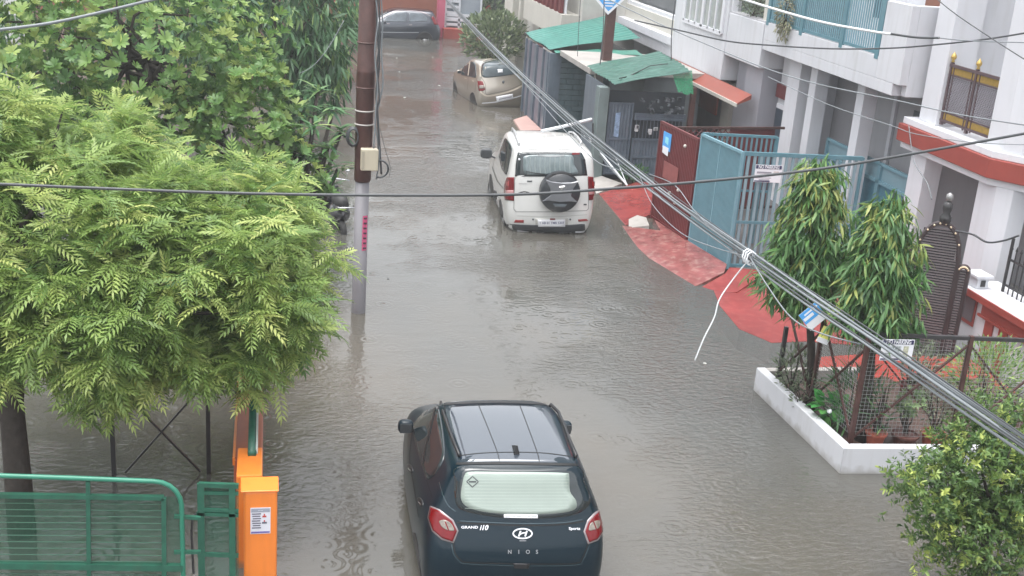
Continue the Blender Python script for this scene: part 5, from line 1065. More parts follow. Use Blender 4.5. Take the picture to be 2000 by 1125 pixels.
M_lampred = mat('lamp_red', (0.14, 0.003, 0.006), 0.15, spec=0.3, coat=0.25, var=0.15, vscale=12)
M_lampclr = mat('lamp_clear', (0.20, 0.17, 0.14), 0.1, coat=1.0, var=0.35, vscale=25)
M_chrome = mat('chrome', (0.75, 0.76, 0.78), 0.12, metal=0.9, var=0.05)
M_chromep = mat('pale_chrome', (0.30, 0.26, 0.27), 0.25, metal=0.4, var=0.1)
M_tyre = mat('tyre_rubber', (0.02, 0.02, 0.02), 0.8, var=0.2)
M_rim = mat('wheel_rim', (0.45, 0.46, 0.48), 0.3, metal=0.6)
M_plastic = mat('grey_plastic', (0.05, 0.055, 0.06), 0.45, var=0.1)
FR = (-1, -0.62, 0, 0.62, 1)
def make_body(rings, cap_r, cap_f):
    """rings: (y, xs[9], zs[9], dys[9], crown); cap: bulge[9]; returns verts, faces of the closed cage"""
    V = []; rid = []
    for (y, xs, zs, dy, cr) in rings:
        L = [(-xs[i], y+dy[i], zs[i]) for i in range(9)]; Rr = [(xs[i], y+dy[i], zs[i]) for i in range(9)]
        top = [(f*xs[8], y+dy[8], zs[8]+cr*(1-f*f)) for f in FR[1:4]]; bot = [(f*xs[0], y+dy[0], zs[0]) for f in (0.62, 0, -0.62)]
        ring = L+top+Rr[::-1]+bot; rid.append([len(V)+k for k in range(len(ring))]); V += ring
    n = len(rid[0]); F = []
    for a, b in zip(rid[:-1], rid[1:]):
        for k in range(n): F.append((a[k], a[(k+1) % n], b[(k+1) % n], b[k]))
    for end, cap, sg in ((0, cap_r, -1), (len(rings)-1, cap_f, 1)):
        y, xs, zs, dy, cr = rings[end]; r = rid[end]; grid = []
        for i in range(9):
            row = [r[i]]
            if i == 0: row += [r[23], r[22], r[21]]
            elif i == 8: row += [r[9], r[10], r[11]]
            else:
                for f in FR[1:4]: row.append(len(V)); V.append((f*xs[i], y+dy[i]+sg*cap[i]*(1-abs(f)**2.2), zs[i]))
            row.append(r[20-i]); grid.append(row)
        for i in range(8):
            for j in range(4):
                q_ = (grid[i][j], grid[i][j+1], grid[i+1][j+1], grid[i+1][j]); F.append(q_ if sg < 0 else tuple(reversed(q_)))
    return V, F
def catmull(P, closed=True, seg=4):
    n = len(P); out = []
    for i in range(n if closed else n-1):
        a, b, c, d = [P[(i+k-1) % n] if closed else P[min(n-1, max(0, i+k-1))] for k in range(4)]
        for k in range(seg):
            t = k/seg; out.append(tuple(0.5*((2*b[j])+(c[j]-a[j])*t+(2*a[j]-5*b[j]+4*c[j]-d[j])*t*t+(3*b[j]-a[j]-3*c[j]+d[j])*t**3) for j in range(2)))
    if not closed: out.append(tuple(P[-1]))
    return out
def densify(P, closed=True, seg=4):
    n = len(P); out = []
    for i in range(n if closed else n-1):
        a, b = P[i], P[(i+1) % n]
        for k in range(seg): t = k/seg; out.append((a[0]*(1-t)+b[0]*t, a[1]*(1-t)+b[1]*t))
    if not closed: out.append(tuple(P[-1]))
    return out
class Car:
    def __init__(s, name, label, loc, rot, rings, cap_r, cap_f, scl, paintm, zoom, group=None):
        s.t = thing(name, label, 'car', loc, rot, group); s.inv = PW[s.t].inverted(); s.zoom = zoom
        V, F = make_body(rings, cap_r, cap_f); V = [(x*scl[0], y*scl[1], z*scl[2]) for x, y, z in V]
        me = bpy.data.meshes.new('b'); me.from_pydata(V, [], F); o = bpy.data.objects.new('b', me); COL.objects.link(o)
        md = o.modifiers.new('s', 'SUBSURF'); md.levels = 3; md.render_levels = 3
        dg = bpy.context.evaluated_depsgraph_get(); dg.update(); me2 = bpy.data.meshes.new_from_object(o.evaluated_get(dg)); bpy.data.objects.remove(o)
        bm = bmesh.new(); bm.from_mesh(me2); bmesh.ops.recalc_face_normals(bm, faces=bm.faces); s.bvh = BVHTree.FromBMesh(bm); bm.to_mesh(me2); bm.free()
        me2.name = 'body'; me2.materials.clear(); me2.materials.append(paintm)
        for p in me2.polygons: p.use_smooth = True
        s.body = bpy.data.objects.new('body', me2); COL.objects.link(s.body); s.body.parent = s.t; PW[s.body] = PW[s.t].copy()
    def hit(s, o, d, off):
        loc, nor, idx, dist = s.bvh.ray_cast(o, d.normalized())
        if loc is None:
            # nearest point on the body to the ray
            t = (Vector((0, 1.5, 0.8))-o).dot(d.normalized()); loc, nor, idx, dist = s.bvh.find_nearest(o+d.normalized()*t)
        return loc+nor*off
    def px(s, u, v, off=0.004, z=True):
        if z and s.zoom: u = s.zoom[0]+u/s.zoom[2]; v = s.zoom[1]+v/s.zoom[2]
        return s.hit(s.inv @ CAM, s.inv.to_3x3() @ ray(u, v), off)
    def side(s, y, z, off, sg=1): return s.hit(Vector((sg*3, y, z)), Vector((-sg, 0, 0)), off)
    def rear(s, x, z, off): return s.hit(Vector((x, -3, z)), Vector((0, 1, 0)), off)
    def front(s, x, z, off): return s.hit(Vector((x, 9, z)), Vector((0, -1, 0)), off)
    def mp(s, kind):
        return {'px': lambda u, v, o: s.px(u, v, o), 'L': lambda u, v, o: s.side(u, v, o, -1), 'R': lambda u, v, o: s.side(u, v, o, 1), 'rear': s.rear, 'front': s.front}[kind]
    def patch(s, name, P, m, off=0.006, kind='px', rnd=True, rings=7, parent=None, smooth=True):
        f = s.mp(kind); Q = catmull(P) if rnd else densify(P); c = (sum(p[0] for p in P)/len(P), sum(p[1] for p in P)/len(P)); n = len(Q)
        V = [f(c[0], c[1], off)]
        for k in range(1, rings+1):
            t = k/rings; V += [f(c[0]+(p[0]-c[0])*t, c[1]+(p[1]-c[1])*t, off) for p in Q]
        V += [f(p[0], p[1], -0.004) for p in Q]
        F = [(0, 1+k, 1+(k+1) % n) for k in range(n)]
        for r in range(rings): F += [(1+r*n+k, 1+(r+1)*n+k, 1+(r+1)*n+(k+1) % n, 1+r*n+(k+1) % n) for k in range(n)]
        return mkobj(name, [PW[s.t] @ v for v in V], F, m, parent or s.t, None, smooth)
    def strip(s, name, P, wd, m, off=0.003, kind='px', parent=None, closed=False, rnd=True):
        f = s.mp(kind); Q = catmull(P, closed, 6) if rnd else densify(P, closed, 6); n = len(Q); V = []
        for i, p in enumerate(Q):
            a = Q[(i-1) % n] if closed else Q[max(0, i-1)]; b = Q[(i+1) % n] if closed else Q[min(n-1, i+1)]
            dx, dy = b[0]-a[0], b[1]-a[1]; L = math.hypot(dx, dy) or 1; nx, ny = -dy/L*wd/2, dx/L*wd/2
            V += [f(p[0]+nx, p[1]+ny, off), f(p[0]-nx, p[1]-ny, off)]
        F = [(2*i, 2*i+1, (2*i+3) % (2*n), (2*i+2) % (2*n)) for i in range(n if closed else n-1)]
        return mkobj(name, [PW[s.t] @ v for v in V], F, m, parent or s.t, None, True)
    def text(s, name, st, c, size, m, off=0.006, kind='px', parent=None, sx=1.0, slant=0.0, rot=0.0):
        f = s.mp(kind); v, F = text_verts(st, size); fl = -1 if kind == 'px' else 1; cr, sr = math.cos(rot), math.sin(rot)
        return mkobj(name, [PW[s.t] @ f(c[0]+(p.x*sx+slant*p.y)*cr-fl*p.y*sr, c[1]+(p.x*sx+slant*p.y)*sr+fl*p.y*cr, off) for p in v], F, m, parent or s.t)
    def wheel(s, y, x, r, w_, sg):
        z = r; th = PW[s.t]
        def lx(prof, n=28):
            V = []; 
            for rr, xx in prof: V += [th @ Vector((sg*(x+xx), y+rr*math.cos(2*math.pi*k/n), z+rr*math.sin(2*math.pi*k/n))) for k in range(n)]
            m_ = len(prof); return V, [(i*n+k, i*n+(k+1) % n, (i+1)*n+(k+1) % n, (i+1)*n+k) for i in range(m_-1) for k in range(n)]+[tuple(range(n)), tuple(range((m_-1)*n, m_*n))]
        V, F = lx([(r*0.6, -w_), (r*0.95, -w_), (r, -w_*0.85), (r, -w_*0.15), (r*0.94, 0), (r*0.66, 0.004), (r*0.64, -0.03), (0.02, -0.03)])
        wh = mkobj('wheel', V, F, M_tyre, s.t)
        V, F = lx([(r*0.64, -0.03), (r*0.62, -0.005), (r*0.55, -0.02), (r*0.2, -0.012), (r*0.18, 0.0), (0.01, 0.002)]); mkobj('rim', V, F, M_rim, wh, None, True)
    def box(s, name, a, b, m, parent=None, bevel=0.0, M=None):
        mb = MB().box(a[0], b[0], a[1], b[1], a[2], b[2]); T = PW[s.t] @ (M or Matrix())
        return mb.build(name, m, parent or s.t, M=T, bevel=bevel)
    def mirror(s, c, sg, m, size=(0.11, 0.06, 0.075)):
        v = MB().ball((0, 0, 0), 1, 14).v; f = MB().ball((0, 0, 0), 1, 14).f
        def sq(p): return Vector(((abs(p.x)**0.7)*math.copysign(1, p.x)*size[0], (abs(p.y)**0.7)*math.copysign(1, p.y)*size[1], (abs(p.z)**0.7)*math.copysign(1, p.z)*size[2]))
        mo = mkobj('side_mirror', [PW[s.t] @ (Vector(c)+sq(p)) for p in v], f, m, s.t, None, True)
        a = Vector(c)+Vector((-sg*0.06, 0.0, -0.04)); MB().bar(a, a+Vector((-sg*0.13, 0.02, -0.05)), 0.05, 0.035).build('mirror_arm', m, mo, M=PW[s.t])
        MB().hexa([(c[0]-size[0]*.75, c[1]-size[1]-.002, c[2]-size[2]*.7), (c[0]+size[0]*.75, c[1]-size[1]-.002, c[2]-size[2]*.7), (c[0]+size[0]*.75, c[1]-size[1]+.006, c[2]-size[2]*.7), (c[0]-size[0]*.75, c[1]-size[1]+.006, c[2]-size[2]*.7)],
                  [(c[0]-size[0]*.75, c[1]-size[1]-.002, c[2]+size[2]*.7), (c[0]+size[0]*.75, c[1]-size[1]-.002, c[2]+size[2]*.7), (c[0]+size[0]*.75, c[1]-size[1]+.006, c[2]+size[2]*.7), (c[0]-size[0]*.75, c[1]-size[1]+.006, c[2]+size[2]*.7)]).build('mirror_glass', mat('mirror_glass_dim', (0.05, 0.055, 0.06), 0.1, metal=0.0), mo, M=PW[s.t])

Z9 = (0,)*9
def hatch_rings():
    R = []
    R.append((0.0, (.76, .84, .86, .845, .80, .74, .655, .60, .50), (.20, .34, .55, .80, .98, 1.12, 1.30, 1.42, 1.475), (.12, .03, .0, .03, .13, .20, .27, .30, .34), .02))
    R.append((0.42, (.78, .84, .868, .865, .835, .765, .685, .62, .52), (.20, .33, .55, .82, 1.0, 1.13, 1.31, 1.43, 1.49), (0, 0, 0, 0, .02, .04, .05, .04, .03), .022))
    R.append((1.1, (.80, .865, .892, .885, .845, .77, .69, .62, .52), (.20, .33, .55, .82, 1.0, 1.13, 1.32, 1.445, 1.505), Z9, .025))
    R.append((1.75, (.80, .865, .892, .885, .845, .77, .69, .615, .51), (.20, .33, .55, .82, .99, 1.12, 1.32, 1.44, 1.50), Z9, .025))
    R.append((2.12, (.80, .865, .89, .885, .845, .765, .675, .59, .48), (.20, .33, .55, .82, .98, 1.10, 1.30, 1.41, 1.455), Z9, .02))
    R.append((2.72, (.78, .85, .875, .87, .825, .755, .69, .62, .5), (.20, .33, .55, .82, .95, 1.0, 1.05, 1.08, 1.09), Z9, .02))
    R.append((3.15, (.74, .81, .83, .83, .79, .74, .68, .60, .48), (.20, .33, .55, .80, .90, .93, .96, .975, .985), Z9, .02))
    R.append((3.58, (.70, .76, .78, .77, .73, .69, .63, .56, .45), (.22, .34, .55, .70, .78, .81, .83, .845, .85), Z9, .02))
    return R, (.03, .06, .09, .10, .08, .07, .06, .05, .03), (.05, .12, .18, .16, .12, .1, .08, .06, .04)

# ------------------------------------------------ dark teal hatchback, nearest car
P_teal = paint('dark_teal_paint', (0.0012, 0.011, 0.019), 0.0, 0.35)
R, cr, cf = hatch_rings()
hx = Car('hatchback_car', 'dark teal hatchback seen from above its tail, standing in the flood in the foreground', (2.325, 9.35, -0.3), R_(-1.7), R, cr, cf, (1.02, 0.88, 1.08), P_teal, (750, 770, 3.17))
_b = P_teal.node_tree.nodes['Principled BSDF']; _b.inputs['Coat IOR'].default_value = 1.5; _b.inputs['Coat Weight'].default_value = 0.42; _b.inputs['Specular IOR Level'].default_value = 0.2
P_roof = paint('sky_sheen_roof_paint', (0.02, 0.035, 0.055), 0.3, 0.3); P_roof.node_tree.nodes['Principled BSDF'].inputs['Coat IOR'].default_value = 2.3  # lighter, shinier copy of the body paint; extra sky sheen built into the roof
hx.patch('roof_panel', [(376, 66), (520, 57), (700, 53), (890, 57), (1026, 70), (1066, 120), (1106, 210), (1142, 310), (1172, 388), (1190, 424), (700, 418), (456, 420), (466, 386), (428, 290), (396, 200), (372, 120)], P_roof, 0.0018, rnd=False, rings=9)
hx.patch('rear_window', [(455, 452), (700, 455), (960, 458), (1205, 455), (1240, 540), (1275, 630), (1268, 685), (1200, 738), (1080, 760), (900, 770), (740, 763), (600, 745), (500, 722), (452, 690), (437, 620), (438, 540)], M_glass, 0.005, rnd=True)
rw = hx.patch('glass_sky_reflection', [(535, 480), (700, 481), (900, 482), (1115, 487), (1145, 505), (1150, 600), (1188, 660), (1180, 712), (1080, 735), (900, 744), (720, 738), (590, 722), (505, 690), (476, 640), (484, 560), (500, 500)], mat('pale_sky_reflection', (0.29, 0.345, 0.31), 0.25, coat=0.6, var=0.05, vscale=3), 0.0075)  # pale patch coloured as the sky mirrored in the rear glass
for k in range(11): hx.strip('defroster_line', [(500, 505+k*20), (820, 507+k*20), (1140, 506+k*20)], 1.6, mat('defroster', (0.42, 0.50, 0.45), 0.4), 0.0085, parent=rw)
hx.strip('decal', [(512, 540), (548, 508), (584, 541), (547, 574)], 6, M_plastic, 0.009, parent=rw, closed=True, rnd=False); hx.strip('decal', [(526, 541), (570, 541)], 9, M_plastic, 0.009, parent=rw)
sk = hx.patch('dealer_sticker', [(742, 742), (950, 744), (952, 768), (742, 764)], M_whitepl, 0.009, rnd=False, rings=3)
for a, b in ((750, 780), (795, 812), (820, 850), (868, 878), (885, 905), (912, 940)): hx.strip('sticker_mark', [(a, 755), (b, 756)], 6, mat('sticker_grey', (0.35, 0.37, 0.38), 0.5), 0.0105, parent=sk)
for nm_, out, red, ins, ins2 in (('L', [(288, 690), (345, 712), (430, 778), (462, 845), (432, 922), (360, 902), (300, 850), (272, 765)], [(293, 700), (345, 722), (422, 785), (452, 846), (425, 911), (362, 890), (308, 842), (281, 765)], [(330, 775), (375, 765), (425, 795), (449, 842), (440, 855), (390, 848), (345, 818)], None),
                                 ('R', [(1346, 703), (1362, 765), (1356, 860), (1322, 906), (1262, 928), (1234, 850), (1258, 780), (1300, 735)], [(1340, 718), (1352, 768), (1347, 853), (1315, 897), (1268, 915), (1244, 850), (1266, 788), (1304, 748)], [(1262, 800), (1300, 775), (1335, 772), (1342, 800), (1328, 835), (1290, 848), (1252, 852)], None)):
    tl = hx.patch('tail_lamp', out, M_chromep, 0.008, rnd=False); hx.patch('lamp_lens', red, M_lampred, 0.014, rnd=False, parent=tl); ic = (sum(p[0] for p in ins)/len(ins), sum(p[1] for p in ins)/len(ins)); hx.patch('reversing_lens', [(ic[0]+(p[0]-ic[0])*0.74, ic[1]+(p[1]-ic[1])*0.74) for p in ins], M_lampclr, 0.017, parent=tl)
    mid = [(sum(p[0] for p in ins)/7-12, sum(p[1] for p in ins)/7-25), (sum(p[0] for p in ins)/7+8, sum(p[1] for p in ins)/7+28)]; hx.strip('lens_rib', mid, 7, M_lampred, 0.019, parent=tl)
M_seam = mat('panel_gap', (0.004, 0.005, 0.006), 0.6, var=0.02)
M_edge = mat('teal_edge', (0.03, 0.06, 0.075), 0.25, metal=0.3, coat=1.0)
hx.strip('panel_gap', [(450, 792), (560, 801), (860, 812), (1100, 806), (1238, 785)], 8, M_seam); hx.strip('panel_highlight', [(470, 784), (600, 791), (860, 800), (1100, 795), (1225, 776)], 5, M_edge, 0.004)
hx.strip('panel_gap', [(430, 925), (440, 980), (470, 1020), (520, 1040), (790, 1048), (910, 1050), (1180, 1046), (1225, 1015), (1262, 930)], 7, M_seam)
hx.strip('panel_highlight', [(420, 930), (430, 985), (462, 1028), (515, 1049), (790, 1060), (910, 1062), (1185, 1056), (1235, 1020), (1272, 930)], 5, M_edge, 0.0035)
hx.patch('tailgate_handle', [(800, 1046), (900, 1048), (895, 1076), (808, 1074)], M_black, 0.012, rnd=False, rings=3)
hx.strip('panel_gap', [(345, 545), (365, 620), (400, 690), (445, 725)], 5, M_edge); hx.strip('panel_gap', [(1286, 640), (1300, 690), (1340, 700)], 5, M_seam)
hx.strip('roof_seam', [(583, 62), (640, 200), (700, 355), (714, 415)], 5, M_seam); hx.strip('roof_seam', [(840, 68), (890, 200), (948, 360), (962, 418)], 5, M_seam)
hx.strip('roof_seam', [(462, 382), (600, 366), (800, 360), (1000, 366), (1165, 388)], 5, M_seam); hx.strip('roof_front_edge', [(372, 64), (500, 55), (700, 50), (900, 56), (1030, 68)], 11, M_black, 0.004)
hx.strip('spoiler_lip', [(448, 432), (700, 428), (950, 432), (1200, 438)], 14, M_seam, 0.006)
hx.text('badge_lettering', 'GRAND', (530, 824), 22, M_whitepl, sx=1.35); hx.text('badge_lettering', 'i10', (620, 827), 44, M_whitepl, sx=0.95, slant=0.25); hx.text('badge_lettering', 'Sportz', (1178, 832), 24, M_whitepl, sx=1.1)
for i, ch in enumerate('NIOS'): hx.text('badge_lettering', ch, (778+i*56, 976), 34, mat('dim_badge', (0.30, 0.31, 0.33), 0.35, metal=0.3), sx=0.95)
em = hx.strip('emblem', [(857+58*math.cos(2*math.pi*k/16), 862+30*math.sin(2*math.pi*k/16)) for k in range(16)], 9, M_chrome, 0.010, closed=True)
hx.strip('emblem_stroke', [(833, 880), (845, 845)], 10, M_chrome, 0.010, parent=em); hx.strip('emblem_stroke', [(872, 880), (884, 845)], 10, M_chrome, 0.010, parent=em); hx.strip('emblem_stroke', [(838, 868), (860, 858), (880, 858)], 8, M_chrome, 0.010, parent=em)
hx.strip('badge_dash', [(838, 907), (880, 907)], 4, mat('dim_badge', (0, 0, 0)), 0.006)
hx.patch('side_window', [(195, 170), (255, 108), (325, 76), (345, 110), (368, 240), (374, 380), (335, 470), (290, 520), (262, 510), (232, 415), (195, 290), (180, 215)], M_glass, 0.005)
hx.strip('door_pillar', [(318, 85), (290, 220), (258, 350), (244, 430)], 9, M_black, 0.009); hx.strip('window_trim', [(185, 215), (200, 300), (236, 420), (268, 530)], 8, M_black, 0.010)
hx.strip('door_gap', [(244, 430), (262, 520), (300, 640)], 4, M_seam); hx.strip('door_gap', [(175, 250), (160, 400), (185, 560), (215, 760)], 4, M_seam)
for (u, v) in ((162, 460), (226, 668)):
    dh = hx.patch('door_handle', [(u-16, v-22), (u+2, v-26), (u+18, v+2), (u+14, v+26), (u-6, v+18)], M_black, 0.010); hx.strip('handle_edge', [(u-4, v-2), (u+10, v+16)], 7, M_chrome, 0.016, parent=dh)
for kind, sg in (('R', 1),):
    hx.patch('side_window', [(0.62, 1.24), (1.0, 1.16), (1.9, 1.14), (2.15, 1.16), (1.95, 1.40), (1.2, 1.50), (0.8, 1.46)], M_glass, 0.005, kind=kind)
hx.patch('windscreen', [(-0.5, 1.5), (0, 1.52), (0.5, 1.5), (0.6, 1.25), (0.55, 1.19), (0, 1.21), (-0.55, 1.19), (-0.6, 1.25)], M_glass, 0.005, kind='front')
for pts in ([(352, 62), (372, 120), (398, 200), (430, 290), (468, 385)], [(1032, 66), (1068, 120), (1108, 210), (1145, 310), (1180, 392)]):
    rp = [PW[hx.t] @ hx.px(u, v, 0.026) for u, v in pts]; MB().tube([PW[hx.t] @ hx.px(*pts[0], 0.0)]+rp+[PW[hx.t] @ hx.px(*pts[-1], 0.0)], 0.017, 8).build('roof_rail', M_black, hx.t, smooth=True)
fn = hx.px(818, 362, 0.0)
MB().add([fn+Vector((-.028, -.04, 0)), fn+Vector((.028, -.04, 0)), fn+Vector((.022, .16, 0.0)), fn+Vector((-.022, .16, 0.0)), fn+Vector((-.006, -.02, .085)), fn+Vector((.006, -.02, .085)), fn+Vector((0.004, .05, .055)), fn+Vector((-0.004, .05, .055))],
         [(0, 1, 5, 4), (1, 2, 6, 5), (2, 3, 7, 6), (3, 0, 4, 7), (4, 5, 6, 7)]).build('shark_fin_antenna', M_black, hx.t, M=PW[hx.t])
hx.mirror((-0.90, 2.12, 1.13), -1, P_teal, (0.085, 0.06, 0.075)); hx.mirror((0.86, 2.12, 1.10), 1, P_teal, (0.085, 0.06, 0.075))
for y_ in (0.62, 2.78):
    for sg in (-1, 1):
        hx.patch('wheel_arch', [(y_+0.34*math.cos(a*math.pi/8), 0.30+0.36*math.sin(a*math.pi/8)) for a in range(9)]+[(y_, 0.22)], M_black, 0.006, kind='L' if sg < 0 else 'R'); hx.wheel(y_, 0.80, 0.30, 0.18, sg)
for x_ in (-0.62, 0.62): hx.patch('rear_reflector', [(x_-0.11, 0.50), (x_+0.11, 0.50), (x_+0.11, 0.55), (x_-0.11, 0.55)], M_lampred, 0.006, kind='rear', rnd=False)

# ------------------------------------------------ white SUV
P_white = paint('white_car_paint', (0.60, 0.605, 0.59), 0.0, 0.3)
def suv_rings():
    R = []
    R.append((0.0, (.70, .80, .85, .86, .86, .845, .82, .785, .73), (.22, .36, .58, .84, 1.04, 1.20, 1.46, 1.64, 1.73), (.08, .02, .0, .03, .05, .07, .12, .16, .20), .03))
    R.append((0.35, (.78, .86, .885, .89, .885, .875, .84, .80, .74), (.2, .34, .58, .85, 1.05, 1.2, 1.48, 1.67, 1.76), (0, 0, 0, 0, 0, .02, .02, .0, .0), .03))
    R.append((1.2, (.78, .86, .885, .89, .885, .875, .84, .80, .74), (.2, .34, .58, .85, 1.05, 1.2, 1.48, 1.68, 1.77), Z9, .03))
    R.append((2.2, (.78, .86, .885, .89, .885, .875, .835, .79, .72), (.2, .34, .58, .85, 1.05, 1.18, 1.47, 1.67, 1.755), Z9, .03))
    R.append((2.5, (.78, .86, .885, .89, .88, .86, .78, .70, .6), (.2, .34, .58, .85, 1.04, 1.16, 1.44, 1.62, 1.69), Z9, .03))
    R.append((2.95, (.78, .86, .885, .89, .87, .85, .80, .76, .66), (.2, .34, .58, .85, 1.02, 1.10, 1.17, 1.21, 1.22), Z9, .02))
    R.append((3.5, (.78, .86, .885, .88, .85, .83, .78, .72, .62), (.2, .34, .58, .85, .98, 1.05, 1.10, 1.12, 1.13), Z9, .02))
    R.append((3.85, (.76, .83, .85, .84, .82, .80, .75, .70, .6), (.24, .36, .58, .82, .92, .97, 1.0, 1.02, 1.03), Z9, .02))
    return R, (.03, .05, .06, .06, .05, .05, .05, .04, .03), (.05, .08, .10, .10, .08, .06, .05, .04, .03)
R, cr, cf = suv_rings()
sv_ = Car('suv_car', 'white boxy SUV with a spare wheel cover on its tailgate', (5.49, 21.75, -0.27), R_(-3.6), R, cr, cf, (1.0, 0.90, 1.09), P_white, (920, 220, 4.327))
sv_.patch('rear_window', [(395, 336), (660, 334), (935, 337), (965, 400), (983, 532), (680, 540), (372, 540), (378, 440)], M_glass, 0.006, rnd=False)
rb = sv_.patch('curtained_glass', [(452, 368), (560, 356), (790, 356), (860, 368), (872, 440), (905, 505), (860, 518), (600, 522), (480, 522), (443, 490), (440, 410)], mat('curtain_glass', (0.17, 0.215, 0.225), 0.25, coat=0.8, var=0.22, vscale=9), 0.009)
for k in range(9): sv_.strip('curtain_fold', [(500+k*42, 375), (497+k*42, 450), (502+k*42, 512)], 7, mat('curtain_fold', (0.25, 0.30, 0.30), 0.4), 0.0105, parent=rb)
sv_.strip('high_stop_lamp', [(565, 362), (680, 370), (785, 362)], 12, mat('stop_lamp_grey', (0.35, 0.37, 0.38), 0.3), 0.013); sv_.strip('red_decal', [(852, 350), (915, 348)], 14, M_lampred, 0.013)
sv_.patch('round_decal', [(408+9*math.cos(k), 394+9*math.sin(k)) for k in range(6)], M_whitepl, 0.012, rings=2)
for out, in2 in (([(306, 548), (365, 544), (362, 745), (290, 738), (280, 690), (284, 610)], [(292, 655), (362, 655), (362, 690), (290, 692)]), ([(988, 538), (1044, 545), (1060, 600), (1060, 715), (1040, 735), (994, 740)], [(992, 655), (1058, 650), (1058, 690), (992, 692)])):
    tl = sv_.patch('tail_lamp', out, M_lampred, 0.012, rnd=False); sv_.patch('reversing_lens', in2, mat('lamp_pinkish', (0.5, 0.25, 0.25), 0.15, coat=1), 0.016, rnd=False, parent=tl, rings=3)
    c0 = sum(p[0] for p in out)/6; sv_.strip('lamp_glow', [(c0-12, 600), (c0+12, 600)], 36, mat('lamp_bright', (0.30, 0.01, 0.01), 0.15, coat=1), 0.016, parent=tl)
M_gapw = mat('panel_gap_grey', (0.16, 0.16, 0.16), 0.6)
sv_.strip('tailgate_gap', [(371, 545), (364, 690), (362, 815), (380, 838), (680, 838), (975, 828), (992, 810), (992, 700), (986, 545)], 5, M_gapw, rnd=False)
sv_.strip('bumper_crease', [(390, 872), (680, 880), (980, 862)], 5, mat('crease_grey', (0.42, 0.42, 0.40), 0.5))
sv_.strip('roof_edge_gap', [(395, 318), (660, 308), (930, 318)], 6, M_gapw)
sv_.patch('bumper_skirt', [(262, 936), (400, 944), (560, 950), (800, 950), (1066, 930), (1068, 1010), (1050, 1060), (680, 1075), (280, 1060), (262, 1000)], M_plastic, 0.012, rnd=False, rings=8)
for P_ in ([(390, 992), (490, 1005)], [(515, 1004), (680, 1018), (850, 1014)], [(880, 1003), (970, 1002)], [(985, 998), (1050, 990)]): sv_.strip('chrome_strip', P_, 13, M_whitepl if P_[0][0] != 985 else mat('dim_strip', (0.3, 0.27, 0.28), 0.4), 0.02)
sv_.patch('plate_recess', [(540, 890), (820, 890), (815, 945), (545, 945)], mat('recess_grey', (0.50, 0.50, 0.47), 0.5), 0.008, rnd=False, rings=3)
npl = sv_.patch('number_plate', [(562, 903), (795, 903), (795, 962), (566, 962)], M_whitepl, 0.018, rnd=False, rings=3)
sv_.text('plate_lettering', 'T AB 01 TMR 5307', (680, 930), 27, mat('plate_ink', (0.13, 0.14, 0.24), 0.5), 0.020, sx=0.98, parent=npl)
sv_.strip('handle_slot', [(665, 898), (710, 898)], 14, mat('dark_red_slot', (0.2, 0.05, 0.05), 0.4), 0.021)
for u in (524, 838): sv_.patch('plate_lamp', [(u+7*math.cos(k), 902+8*math.sin(k)) for k in range(6)], M_plastic, 0.012, rings=2)
for P_ in ([(375, 905), (447, 908), (445, 930), (362, 928)], [(903, 902), (975, 898), (990, 914), (908, 920)]): sv_.patch('rear_reflector', P_, mat('dull_red', (0.25, 0.03, 0.03), 0.3), 0.010, rnd=False, rings=3)
sv_.strip('tailgate_handle', [(395, 682), (450, 668), (502, 680)], 9, M_black, 0.014); sv_.strip('badge', [(474, 580), (516, 580)], 12, M_plastic, 0.008); sv_.strip('badge', [(404, 600), (470, 599)], 6, mat('dim_badge2', (0.4, 0.4, 0.4), 0.4), 0.008); sv_.strip('badge', [(950, 776), (976, 776)], 12, M_plastic, 0.008)
sv_.strip('wiper', [(462, 495), (530, 508), (625, 522)], 7, M_black, 0.03)
# spare wheel cover
cc = sv_.px(745, 663, 0.0); r0 = 0.405
def disc(c, r, y0, y1, name, m, par, prof=None, n=40):
    V = []; pf = prof or [(r, y1), (r, y0+0.03), (r*0.93, y0), (0.01, y0-0.01)]
    for rr, yy in pf: V += [PW[sv_.t] @ Vector((c.x+rr*math.cos(2*math.pi*k/n), c.y+yy, c.z+rr*math.sin(2*math.pi*k/n))) for k in range(n)]
    F = [(i*n+k, i*n+(k+1) % n, (i+1)*n+(k+1) % n, (i+1)*n+k) for i in range(len(pf)-1) for k in range(n)]
    return mkobj(name, V, F, m, par, None, True)
sw = disc(cc, r0, 0, 0, 'spare_wheel_cover', mat('cover_black', (0.03, 0.034, 0.04), 0.4, coat=0.3), sv_.t, [(r0*0.97, 0.12), (r0, 0.0), (r0*0.985, -0.12), (r0*0.93, -0.19), (0.01, -0.20)])
def cover_plate(P, m, name, y=-0.206, th=0.012):
    n = len(P); a = [Vector((cc.x+u*r0, cc.y+y, cc.z+v*r0)) for u, v in P]; b = [p+Vector((0, th+0.02, 0)) for p in a]; ins = [Vector((p.x*0.94+cc.x*0.06, p.y-0.012, p.z*0.94+cc.z*0.06)) for p in a]
    MB().add(a+b+ins, [(k, (k+1) % n, n+(k+1) % n, n+k) for k in range(n)]+[(2*n+k, 2*n+(k+1) % n, (k+1) % n, k) for k in range(n)]+[tuple(range(3*n-1, 2*n-1, -1))]).build(name, m, sw, M=PW[sv_.t])
M_sil = mat('cover_silver', (0.20, 0.21, 0.23), 0.3, metal=0.3, coat=0.6)
cover_plate([(-0.80, 0.66), (-0.5, 0.58), (0, 0.54), (0.5, 0.58), (0.80, 0.66), (0.54, 0.2), (0.50, -0.10), (0.86, -0.40), (0.55, -0.36), (0, -0.42), (-0.55, -0.36), (-0.86, -0.40), (-0.50, -0.10), (-0.54, 0.2)][::-1], M_sil, 'cover_panel')
